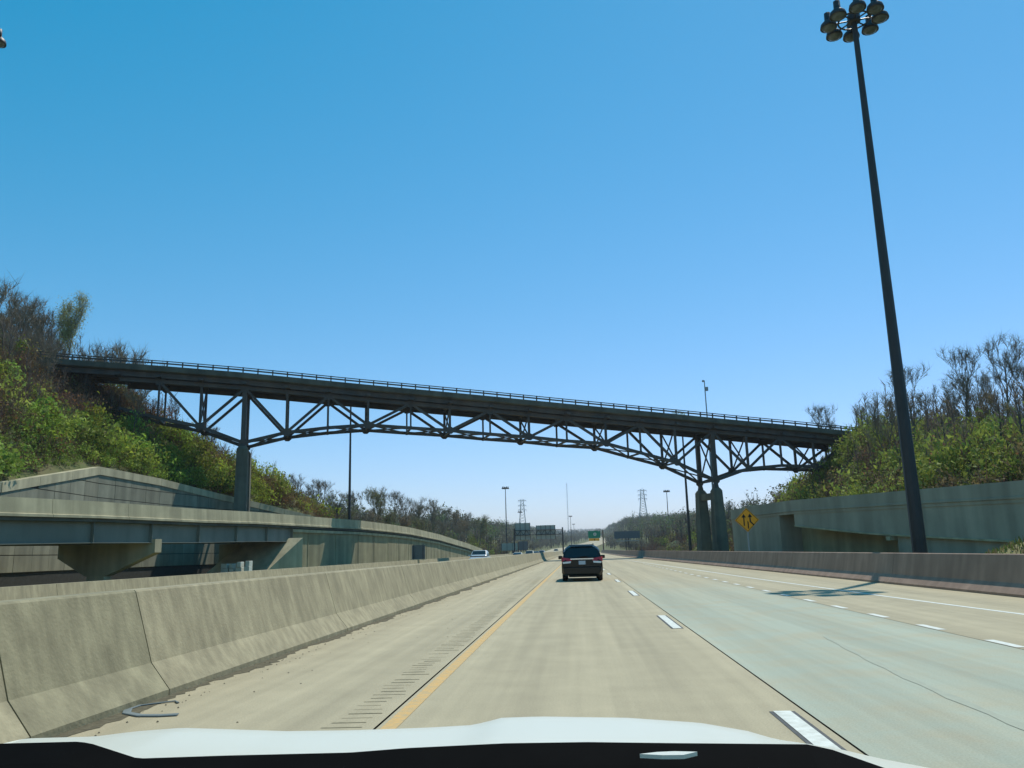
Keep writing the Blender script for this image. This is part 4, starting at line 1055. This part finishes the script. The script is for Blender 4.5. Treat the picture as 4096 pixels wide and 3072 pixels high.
# ------------------------------------------------------------------ vegetation
def np_mesh(name, V, Q, tint=None, m=None, smooth=False):
    me = bpy.data.meshes.new(name); V = np.asarray(V, np.float32); Q = np.asarray(Q, np.int32); k = Q.shape[1]
    me.vertices.add(len(V)); me.vertices.foreach_set('co', V.ravel())
    me.loops.add(Q.size); me.loops.foreach_set('vertex_index', Q.ravel())
    me.polygons.add(len(Q)); me.polygons.foreach_set('loop_start', np.arange(0, Q.size, k, dtype=np.int32))
    me.update(calc_edges=True)
    if tint is not None:
        at_ = me.attributes.new('tint', 'FLOAT_COLOR', 'POINT')
        c = np.ones((len(V), 4), np.float32); c[:, :3] = tint; at_.data.foreach_set('color', c.ravel())
    if m: me.materials.append(m)
    return me
def np_tubes(A, B, ra, rb, k=3):
    A = np.asarray(A, float); B = np.asarray(B, float); d = B-A; L = np.linalg.norm(d, axis=1, keepdims=True)+1e-9; d = d/L
    ref = np.where(np.abs(d[:, 2:3]) < .9, np.array([[0, 0, 1.]]), np.array([[1., 0, 0]]))
    x = np.cross(d, ref); x /= np.linalg.norm(x, axis=1, keepdims=True); y = np.cross(d, x)
    V = []
    for P_, r_ in ((A, ra), (B, rb)):
        for i in range(k):
            t_ = 2*math.pi*i/k; V.append(P_ + (x*math.cos(t_) + y*math.sin(t_))*np.asarray(r_).reshape(-1, 1))
    V = np.stack(V, 1).reshape(-1, 3); n = len(A); base_ = (np.arange(n)*2*k).reshape(-1, 1)
    Q = np.concatenate([base_ + np.array([[i, (i+1) % k, k+(i+1) % k, k+i]]) for i in range(k)], 0)
    return V, Q
def np_leaves(C, size, rs):
    n = len(C); a = rs.normal(size=(n, 3)); a /= np.linalg.norm(a, axis=1, keepdims=True)
    b_ = rs.normal(size=(n, 3)); b_ = np.cross(a, b_); b_ /= np.linalg.norm(b_, axis=1, keepdims=True)
    s_ = np.asarray(size).reshape(-1, 1)
    V = np.stack([C - a*s_, C + b_*s_*1.1, C + a*s_], 1).reshape(-1, 3)
    return V, np.arange(n*3).reshape(n, 3)
def np_spikes(A, B, r_, rs):
    A = np.asarray(A, float); B = np.asarray(B, float); x = np.cross(B-A, rs.normal(size=A.shape)); x /= np.linalg.norm(x, axis=1, keepdims=True) + 1e-9
    x = x*np.asarray(r_).reshape(-1, 1)
    V = np.stack([A-x, A+x, B], 1).reshape(-1, 3); return V, np.arange(len(A)*3).reshape(-1, 3)
def tri(VQ):
    V, Q = VQ; return V, np.concatenate([Q[:, [0, 1, 2]], Q[:, [0, 2, 3]]], 0)
def join(parts):
    Vs, Qs, Ts, k = [], [], [], 0
    for V, Q, T in parts:
        Vs.append(V); Qs.append(Q + k); Ts.append(np.broadcast_to(T, (len(V), 3)) if np.ndim(T) == 1 else T); k += len(V)
    return np.concatenate(Vs), np.concatenate(Qs), np.concatenate(Ts)

def grow(seed, spread=.55, lean=0.0, levels=4, trunks=1, first=1):
    """skeleton of a leafless tree of height 10"""
    r_ = random.Random(seed); segs = []; tips = []
    def branch(p, d, L, rad, lev):
        n = 7 if lev == 0 else 3
        for i in range(n):
            j = .07 if lev == 0 else .16
            d = (d + Vector((r_.gauss(0, j), r_.gauss(0, j), r_.gauss(.04, j*.6)))).normalized()
            q = p + d*(L/n); r2 = rad*(.88 if lev == 0 else .80)
            segs.append((p, q, rad, r2, lev)); p, rad = q, r2
            if lev < levels and (lev > 0 or i >= first) and r_.random() < (.95 if lev == 0 else .78):
                ax = Vector((r_.gauss(0, 1), r_.gauss(0, 1), r_.gauss(0, .25))).normalized()
                dd = (d*(1.0-spread*.4) + ax*spread*r_.uniform(.7, 1.3) + Vector((0, 0, .42))).normalized()
                branch(p, dd, L*r_.uniform(.36, .56)*(1 if lev else .8), rad*.60, lev+1)
        if lev < levels:
            for _ in range(2):
                ax = Vector((r_.gauss(0, 1), r_.gauss(0, 1), .3)).normalized()
                branch(p, (d + ax*spread*.6 + Vector((0, 0, .15))).normalized(), L*r_.uniform(.40, .58)*(1 if lev else .7), rad*.75, lev+1)
        else: tips.append(p)
    for _ in range(trunks):
        branch(Vector((r_.uniform(-.3, .3)*(trunks > 1), r_.uniform(-.3, .3)*(trunks > 1), -.3)), Vector((lean + r_.gauss(0, .12*(trunks > 1)), r_.gauss(0, .05), 1)).normalized(), 6.0, .16 if trunks == 1 else .12, 0)
    top = max(s_[1].z for s_ in segs); k = 10.0/top
    return [(a*k, c*k, ra*k, rb*k, lv) for a, c, ra, rb, lv in segs], [p*k for p in tips]
TREES = []
def tree_meshes(seed, spread, lean, bud=None, buds=0, trunks=1, levels=4, first=1):
    segs, tips = grow(seed, spread, lean, levels, trunks, first); rs = np.random.RandomState(seed)
    big = [s_ for s_ in segs if s_[4] <= 1]; sm = [s_ for s_ in segs if s_[4] > 1]
    V, Q = np_tubes([s_[0] for s_ in big], [s_[1] for s_ in big], [max(.03, s_[2]) for s_ in big], [max(.025, s_[3]) for s_ in big], 6)
    tm = np_mesh('trunk', V, Q, None, M_BARK)
    V, Q = tri(np_tubes([s_[0] for s_ in sm], [s_[1] for s_ in sm], [max(.018, s_[2]) for s_ in sm], [max(.014, s_[3]) for s_ in sm], 3))
    tw = np.array([.200, .172, .122])*rs.uniform(.85, 1.15)
    parts = [(V, Q, tw)]
    T = np.array([tuple(p) for p in tips]); nt_ = 3          # fine twigs at the tips
    A = np.repeat(T, nt_, 0); D = rs.normal(size=A.shape)*.36 + np.array([0, 0, .30])
    V, Q = np_spikes(A, A + D, np.full(len(A), .012), rs); parts.append((V, Q, tw*1.1))
    if buds:
        C = np.repeat(T, buds, 0); C = C + rs.normal(size=C.shape)*.36
        V, Q = np_leaves(C, rs.uniform(.05, .10, len(C)), rs); parts.append((V, Q, np.repeat(np.array(bud)*rs.uniform(.7, 1.25, (len(C), 1)), 3, 0)))
    V, Q, T_ = join(parts); cm = np_mesh('crown', V, Q, T_, M_TWIG if not buds else M_LEAF)
    TREES.append((tm, cm))
tree_meshes(1, .55, .02, first=2); tree_meshes(2, .62, -.04, first=3); tree_meshes(3, .48, .05, first=2); tree_meshes(4, .55, 0, trunks=2, first=2)
tree_meshes(5, .58, .03, (.18, .20, .06), 4, first=2); tree_meshes(6, .58, -.02, (.20, .13, .05), 3, first=2); tree_meshes(9, .72, .08, first=3); tree_meshes(8, .55, 0, (.36, .37, .15), 14, first=4)
def put_tree(x, y, h, var, label, group, name='bare_tree', wide=1.0, rz=None, z=None):
    tm, cm = TREES[var % len(TREES)]; zz = terrain(x, y) if z is None else z
    t = thing(name, (x, y, zz - .1), label, 'tree', group, world=False); t.location = (x, y, zz - .1)
    for nm, me in (('trunk', tm), ('crown', cm)):
        o = bpy.data.objects.new(nm, me); COL.objects.link(o); o.parent = t
    s_ = h/10.0; t.scale = (s_*wide, s_*wide, s_); t.rotation_euler = (0, 0, rnd.uniform(0, 6.28) if rz is None else rz)
    return t
def tree_px(px, Y, py_top, var, label, group, **k):
    c = at(px, py_top, Y); z = terrain(c.x, Y); return put_tree(c.x, Y, max(2.5, c.z - z), var, label, group, **k)
GL, GRt = 'bare trees on the left hilltop', 'bare trees on the right hilltop'
for a_ in [(15, 118, 1140, 0, 'tallest dense bare tree at the left picture edge'), (80, 112, 1185, 1, 'bare tree second from the left picture edge'), (-90, 104, 1150, 2, 'bare tree half cut off by the left picture edge'),
           (135, 122, 1195, 2, 'slender bare tree between the left edge group and the pale crowned tree'), (185, 120, 1250, 6, 'leaning bare tree left of the pale crowned tree'), (45, 98, 1320, 3, 'lower bare tree in front of the left edge group'),
           (330, 122, 1340, 1, 'small bare tree between the pale crowned tree and the bridge railing'), (430, 136, 1400, 6, 'bare treetop sticking up left behind the bridge railing'), (505, 134, 1372, 3, 'spiky bare treetop behind the bridge railing, rightmost of the left ones')]:
    tree_px(a_[0], a_[1], a_[2], a_[3], a_[4], GL)
for a_ in [(-30, 122, 1125, 3, 'bare tree behind the tallest one at the left edge'), (55, 126, 1165, 2, 'upright bare tree behind the second from the left edge'), (105, 130, 1230, 0, 'thin bare tree deep in the left edge group'), (160, 112, 1330, 1, 'low twiggy tree right of the left edge group'),
           (225, 128, 1290, 3, 'thin bare tree directly left of the pale crown'), (20, 104, 1260, 5, 'russet budding tree low at the left edge'), (385, 128, 1370, 2, 'thin bare tree where the railing meets the hillside')]:
    tree_px(a_[0], a_[1], a_[2], a_[3], a_[4], GL)
for a_ in [(205, 98, 1370, 0, 'bare tree standing in front of the left bridge end'), (540, 104, 1560, 1, 'bare sapling left of the first truss diagonal'), (620, 116, 1590, 2, 'bare tree seen through the left truss arm'), (700, 118, 1600, 0, 'rounded bare tree behind the left truss arm'), (850, 124, 1700, 3, 'small bare tree left of the tall pier column')]:
    tree_px(a_[0], a_[1], a_[2], a_[3], a_[4], GL)
tree_px(290, 116, 1195, 7, 'pale green budding tree with a rounded crown above the left bridge end', GL, name='budding_tree', wide=.8)
for a_ in [(3272, 152, 1622, 6, 'lone leaning bare tree above the right end of the railing'), (3425, 150, 1618, 2, 'second lone bare tree right of the railing end'), (3345, 150, 1668, 1, 'low bare treetop between the two lone trees'),
           (3520, 116, 1570, 3, 'bare tree just left of the big mast'), (3600, 112, 1468, 6, 'wide armed bare tree behind the big mast'), (3690, 118, 1570, 0, 'thin bare tree right of the big mast'),
           (3745, 120, 1530, 1, 'slim bare tree in the gap right of the mast'), (3800, 118, 1560, 2, 'low bare tree in the middle of the right hilltop'), (3850, 104, 1395, 6, 'tall bare tree with one long arm reaching left'),
           (3900, 108, 1480, 3, 'bare tree between the two tallest on the right'), (3990, 100, 1340, 0, 'tallest bare tree on the right hilltop with a fan crown'), (4060, 98, 1400, 1, 'bare tree beside the tallest one near the right edge'),
           (4120, 94, 1360, 2, 'bare tree cut off by the right picture edge'), (3950, 96, 1560, 5, 'rusty budding tree low in front of the right hilltop trees'), (4040, 92, 1600, 4, 'green budding tree low near the right edge')]:
    tree_px(a_[0], a_[1], a_[2], a_[3], a_[4], GRt)
# trees along the slopes beyond the bridge
LM, LR = 'bare tree on the slope beyond the left ramp', 'bare tree on the low slope beyond the right pier'
mid = [(1085, 150, 1920, 3), (1150, 165, 1925, 0), (1215, 172, 1895, 1), (1262, 180, 1915, 2), (1290, 176, 1925, 6), (1345, 190, 1960, 3), (1400, 205, 1975, 0), (1452, 210, 1965, 1), (1490, 205, 1950, 4), (1530, 215, 1948, 2), (1575, 225, 1968, 6), (1620, 240, 1985, 0),
       (1668, 235, 2008, 3), (1705, 240, 1995, 1), (1742, 245, 1998, 2), (1785, 270, 2032, 6), (1830, 300, 2042, 5), (1870, 310, 2050, 0), (1910, 330, 2062, 4), (1320, 160, 2030, 5), (1380, 165, 2040, 4), (1440, 170, 2045, 3), (1500, 180, 2040, 5), (1560, 190, 2045, 4), (1630, 200, 2060, 5), (1700, 215, 2070, 4), (1770, 235, 2080, 0), (1840, 260, 2090, 1)]
ORD = ['first', 'second', 'third', 'fourth', 'fifth', 'sixth', 'seventh', 'eighth', 'ninth', 'tenth', 'eleventh', 'twelfth', 'thirteenth', 'fourteenth', 'fifteenth', 'sixteenth', 'seventeenth', 'eighteenth', 'nineteenth']
for i, (px, Y, py, v) in enumerate(sorted(mid[:19])): tree_px(px, Y, py, v, 'tall bare skyline tree beyond the left ramp, %s from the left pier' % ORD[i], 'bare trees beyond the left ramp', wide=1.25)
for i, (px, Y, py, v) in enumerate(sorted(mid[19:])): tree_px(px, Y, py, v, 'lower tree just behind the left ramp parapet, %s from the left pier' % ORD[i], 'bare trees beyond the left ramp', wide=1.25)
for i, (px, Y, py, v) in enumerate(sorted([(2905, 225, 2020, 0), (2940, 230, 2005, 1), (2975, 225, 2000, 2), (3010, 235, 2012, 3), (2870, 260, 2030, 6), (3040, 215, 2020, 4), (2820, 280, 2035, 0), (2790, 300, 2040, 5), (2740, 320, 2060, 1)])):
    tree_px(px, Y, py, v, 'bare tree on the low slope around the right pier, %s from the left' % ORD[i], 'bare trees beyond the right pier', wide=1.25)

# brush: leafy and twiggy clumps, too many to count
def shrub_template(seed, kind):
    rs = np.random.RandomState(seed); parts = []
    ncl = 13 if kind != 'twig' else 7
    cc = rs.normal(size=(ncl, 3)); cc /= np.linalg.norm(cc, axis=1, keepdims=True); cc *= rs.uniform(.35, .85, (ncl, 1)); cc[:, 2] = np.abs(cc[:, 2])*1.0 + .15
    n = {'leaf': 330, 'dull': 210, 'twig': 60}[kind]
    C = cc[rs.randint(0, ncl, n)] + rs.normal(size=(n, 3))*np.array([.19, .19, .15])
    C[:, 2] = np.maximum(C[:, 2], .02)
    sh = np.repeat(rs.uniform(.62, 1.3, (n, 1)), 3, 0)
    col_ = {'leaf': np.array([.275, .365, .055]), 'dull': np.array([.205, .180, .066]), 'twig': np.array([.23, .125, .055])}[kind]
    V, Q = np_leaves(C, (.035 + .085*rs.uniform(0, 1, n)**2) if kind != 'twig' else rs.uniform(.04, .08, n), rs); parts.append((V, Q, col_*sh))
    nb = {'leaf': 14, 'dull': 30, 'twig': 75}[kind]
    B_ = rs.normal(size=(nb, 3)); B_ /= np.linalg.norm(B_, axis=1, keepdims=True); B_[:, 2] = np.abs(B_[:, 2]) + .25; B_ *= rs.uniform(.7, 1.25, (nb, 1))
    A_ = B_*.12 + rs.normal(size=(nb, 3))*.12; A_[:, 2] = 0; M_ = (A_+B_)*.5 + rs.normal(size=(nb, 3))*.1
    V, Q = np_spikes(np.concatenate([A_, M_]), np.concatenate([M_*1.03, B_]), np.r_[np.full(nb, .016), np.full(nb, .012)], rs)
    parts.append((V, Q, np.array([.13, .095, .07])))
    return join(parts)
def sapling(seed):
    rs = np.random.RandomState(seed); n = 30
    z0 = rs.uniform(.3, .95, n); t_ = rs.uniform(0, 6.28, n); L_ = rs.uniform(.08, .26, n)*(1.15-z0*.6)
    A_ = np.c_[z0*.05*rs.normal(), z0*.05*rs.normal(), z0]; A_ = np.c_[A_[:, :2], z0]
    B_ = A_ + np.c_[np.cos(t_)*L_, np.sin(t_)*L_, L_*rs.uniform(.8, 1.8, n)]
    V, Q = np_spikes(A_, B_, np.full(n, .006), rs); parts = [(V, Q, np.array([.15, .125, .105]))]
    V, Q = tri(np_tubes([(0, 0, -.05), tuple(A_[np.argmax(z0)]*.5)], [tuple(A_[np.argmax(z0)]*.5), tuple(A_[np.argmax(z0)])], [.013, .010], [.010, .004], 4)); parts.append((V, Q, np.array([.13, .11, .095])))
    n2 = 24; C = B_[rs.randint(0, n, n2)] + rs.normal(size=(n2, 3))*.03
    V, Q = np_leaves(C, rs.uniform(.008, .016, n2), rs); parts.append((V, Q, np.array([.20, .15, .06])))
    return join(parts)
TS = [sapling(50+i) for i in range(5)]
TL = [shrub_template(20+i, 'leaf') for i in range(4)]; TD_ = [shrub_template(30+i, 'dull') for i in range(4)]; TT = [shrub_template(40+i, 'twig') for i in range(4)]
def scatter(name, spots, label):
    """spots: (x, y, z, radius, height factor, template, tint factor)"""
    rs = np.random.RandomState(len(spots)); parts = []
    for x, y, z, r_, hf, T, tf in spots:
        V, Q, C = T; a_ = rs.uniform(0, 6.28); ca, sa = math.cos(a_), math.sin(a_)
        W_ = np.empty_like(V); W_[:, 0] = (V[:, 0]*ca - V[:, 1]*sa)*r_ + x; W_[:, 1] = (V[:, 0]*sa + V[:, 1]*ca)*r_ + y; W_[:, 2] = V[:, 2]*r_*hf + z - .1
        parts.append((W_, Q, C*np.array(tf)))
    V, Q, C = join(parts); me = np_mesh(name, V, Q, C, M_LEAF)
    o = bpy.data.objects.new(name, me); COL.objects.link(o); return tag(o, label, 'brush', kind='stuff')
rb = random.Random(5); sp_ = []
def noise2(x, y, s_=.11): return .5 + .25*math.sin(x*s_*1.7 + 1.3*math.sin(y*s_)) + .25*math.sin(y*s_*1.3 + 1.7*math.sin(x*s_*.8 + 2))
for _ in range(3100):
    y = rb.uniform(58, 152); d = rb.random()**.9*46; x = tab(XL, y) - .6 - d
    if y > 122 and d > 26: continue
    if y > 92 and y < 122 and abs(x + 62) < 3 and d > 12 and rb.random() < .7: continue
    z = terrain(x, y); nv = noise2(x, y)
    if d < tab([(60, 1.5), (85, 3), (100, 6), (115, 7)], y) + 7*nv or (y > 122): kinds = (.86, .08) if nv > .35 else (.45, .2)
    elif d < 24: kinds = (.22, .26) if nv > .55 else (.04, .24)
    else: kinds = (.06, .34)
    u = rb.random(); T = rb.choice(TL) if u < kinds[0] else (rb.choice(TD_) if u < sum(kinds) else rb.choice(TT))
    lf = rb.uniform(.55, 1.25)*(.75 + .5*noise2(x, y, .55))
    tf = (lf*rb.uniform(.8, 1.25), lf, lf*rb.uniform(.8, 1.2))
    if y > 118 and u < .8: tf = (lf*1.25, lf*1.12, lf)
    sp_.append((x, y, z, (.8 + 1.9*rb.random()**2 + .7*noise2(x+9, y, .5)) if u < kinds[0] else rb.uniform(1.2, 2.6), rb.uniform(.75, 1.45), T, tf))
for _ in range(420):
    y = rb.uniform(56, 122); d = .8 + rb.random()*6; x = tab(XL, y) - d; lf = rb.uniform(.75, 1.15)
    sp_.append((x, y, terrain(x, y), rb.uniform(.7, 1.6), rb.uniform(.8, 1.2), rb.choice(TL if rb.random() < .8 else TT), (lf*.9, lf*.95, lf)))
for _ in range(400):
    y = rb.uniform(62, 150); d = 8 + rb.random()**.8*38; x = tab(XL, y) - d
    if y > 122 and d > 26: continue
    sp_.append((x, y, terrain(x, y), rb.uniform(3.2, 6.5), rb.uniform(.9, 1.15), rb.choice(TS), (1, 1, 1)))
scatter('hillside_brush', sp_, 'green and russet spring brush covering the left hillside')
sp_ = []
for _ in range(1500):
    y = rb.uniform(40, 156); d = rb.random()*30; x = tab(XR, y) + .4 + d
    z = terrain(x, y); nv = noise2(x*1.3, y)
    kinds = (.88, .08) if nv > .38 else (.55, .3)
    if d > 20: kinds = (.5, .35)
    u = rb.random(); T = rb.choice(TL) if u < kinds[0] else (rb.choice(TD_) if u < sum(kinds) else rb.choice(TT))
    lf = rb.uniform(.55, 1.2)*(.75 + .5*noise2(x, y, .6))
    sp_.append((x, y, z, .8 + 2.0*rb.random()**2 + .8*noise2(x+9, y, .5), rb.uniform(.8, 1.6), T, (lf*1.12, lf*1.0, lf*1.2)))
for _ in range(330):
    y = rb.uniform(60, 152); d = 4 + rb.random()**.7*28; x = tab(XR, y) + d
    sp_.append((x, y, terrain(x, y), rb.uniform(3.5, 8), rb.uniform(.9, 1.15), rb.choice(TS), (1, 1, 1)))
scatter('hillside_brush', sp_, 'yellow green bushes covering the right hillside')
# low brush at the foot of the slopes beyond the bridge
sp_ = []
for _ in range(700):
    side = rb.random() < .62; y = 140 + rb.random()**1.4*260; d = rb.random()*(26 if side else 18)
    x = tab(XL, y) + 4 - d if side else tab(XR, y) - 7 + d
    T = rb.choice(TD_ + TT + TL[:2]); lf = rb.uniform(.6, 1.0)
    sp_.append((x, y, terrain(x, y), rb.uniform(1.6, 3.4), rb.uniform(1, 1.5), T, (lf, lf*.95, lf*1.2)))
scatter('slope_brush', sp_, 'dull brush at the foot of the valley slopes beyond the bridge')
# small bush growing at the bridge railing
V, Q, C = TL[0]; o = bpy.data.objects.new('railing_bush', np_mesh('railing_bush', V*np.array([1.3, 1.0, .75]), Q, C*np.array([.8, .9, 1.1]), M_LEAF)); COL.objects.link(o)
_p = SHRUB_P + NB*.9; o.location = (_p.x, _p.y, top_z(_p) - .85); tag(o, 'small green bush growing at the bridge railing', 'bush')
# far woods on both slopes: simple leafless trees, one mass
def far_tree(seed):
    rs = np.random.RandomState(seed); n = 26
    B_ = rs.normal(size=(n, 3)); B_ /= np.linalg.norm(B_, axis=1, keepdims=True); B_[:, 2] = B_[:, 2]*.45; B_ *= rs.uniform(.15, .36, (n, 1)); B_[:, 2] += rs.uniform(.55, .85, n)
    A_ = B_*np.array([.25, .25, 0]); A_[:, 2] = B_[:, 2]*.55 + .05
    V, Q = np_spikes(A_, B_, np.full(n, .012), rs); parts = [(V, Q, np.array([.15, .135, .12]))]
    V, Q = tri(np_tubes([(0, 0, -.05)], [(0, 0, .7)], [.022], [.012], 4)); parts.append((V, Q, np.array([.085, .075, .065])))
    m_ = 46; C = rs.normal(size=(m_, 3)); C /= np.linalg.norm(C, axis=1, keepdims=True); C *= rs.uniform(.1, .36, (m_, 1)); C[:, 2] = C[:, 2]*.95 + .64
    V, Q = np_leaves(C, rs.uniform(.02, .05, m_), rs); parts.append((V, Q, np.repeat(np.array([.150, .152, .098])*rs.uniform(.7, 1.3, (m_, 1)), 3, 0)))
    return join(parts)
FT = [far_tree(60+i) for i in range(6)]; sp_ = []
for _ in range(5200):
    y = 190 + rb.random()**1.55*2150; side = -1 if rb.random() < .5 else 1
    d = rb.random()**1.2*(60 + y*.16); x = (tab(XL, y) - 1 - d) if side < 0 else (tab(XR, y) + 1 + d)
    lf = rb.uniform(.75, 1.2); gr = rb.random()
    tf = (lf, lf, lf) if gr < .8 else (lf*.95, lf*1.35, lf*.7)
    sp_.append((x, y, terrain(x, y), rb.uniform(8.5, 13)*(.7 if y < 300 else 1), rb.uniform(.85, 1.15), rb.choice(FT), tf))
for _ in range(1500):
    y = 330 + rb.random()**1.3*1800; cxr = -5 + tab([(299, 0), (600, 0), (1000, 26), (1400, 50), (2300, 80)], y); xl, xr = tab(XL, y), tab(XR, y)
    x = rb.uniform(xl, cxr+60 if y > 900 else xr)
    if abs(x-cxr) < 19 or (y < 700 and x > cxr and x < 20): continue
    lf = rb.uniform(.75, 1.1); sp_.append((x, y, tab(ZR, y)-.4 if xl < x < xr else terrain(x, y), rb.uniform(6, 12)*(.6 if y < 700 else 1), 1.0, rb.choice(FT), (lf, lf, lf)))
for _ in range(900):
    y = rb.uniform(2000, 2560); x = rb.uniform(-500, 600); lf = rb.uniform(.8, 1.1)
    sp_.append((x, y, terrain(x, y), rb.uniform(10, 14), 1.0, rb.choice(FT), (lf, lf, lf)))
scatter('far_woods', sp_, 'leafless woods covering the valley sides far ahead')
# grass on the banks behind the right barrier
sp_ = []; rs = np.random.RandomState(3); n = 9000; P_ = []
for cx, cy, rx, ry, h_, fn in BANKS:
    for _ in range(n//2):
        u = math.sqrt(rb.random())*.97; t_ = rb.uniform(0, 6.28); x, y = cx+rx*u*math.cos(t_), cy+ry*u*math.sin(t_); P_.append((x, y, fn(x, y)))
P_ = np.array(P_); H_ = np.c_[rs.normal(0, .06, (len(P_), 2)), rs.uniform(.12, .34, len(P_))]; Wd = np.c_[rs.normal(0, .03, (len(P_), 2)), np.zeros(len(P_))]
V = np.stack([P_-Wd, P_+Wd, P_+H_+Wd*.3, P_+H_-Wd*.3], 1).reshape(-1, 3)
tn = np.repeat(np.where(rs.rand(len(P_), 1) < .6, np.array([[.15, .20, .05]]), np.array([[.27, .21, .10]]))*rs.uniform(.7, 1.2, (len(P_), 1)), 4, 0)
o = bpy.data.objects.new('bank_grass', np_mesh('bank_grass', V, np.arange(len(V)).reshape(-1, 4), tn, M_LEAF)); COL.objects.link(o); tag(o, 'rough spring grass on the banks behind the right barrier', 'grass', kind='stuff')

# ------------------------------------------------------------------ haze: the air of the valley
hb = MB(); hb.box((0, 4000, 84), (17000, 8600, 172))
hz = hb.build('haze', None) if False else None
me = hb.mesh('haze'); hm = bpy.data.materials.new('valley_air'); hm.use_nodes = True; hn = hm.node_tree.nodes; hn.remove(hn['Principled BSDF'])
pv = hn.new('ShaderNodeVolumePrincipled'); pv.inputs['Color'].default_value = (.82, .92, 1, 1); pv.inputs['Density'].default_value = 0.00013; pv.inputs['Anisotropy'].default_value = .2
hm.node_tree.links.new(pv.outputs[0], hn['Material Output'].inputs['Volume']); me.materials.append(hm)
ho = bpy.data.objects.new('haze', me); COL.objects.link(ho); ho['kind'] = 'stuff'; ho['label'] = 'thin pale haze lying in the valley'; ho['category'] = 'haze'
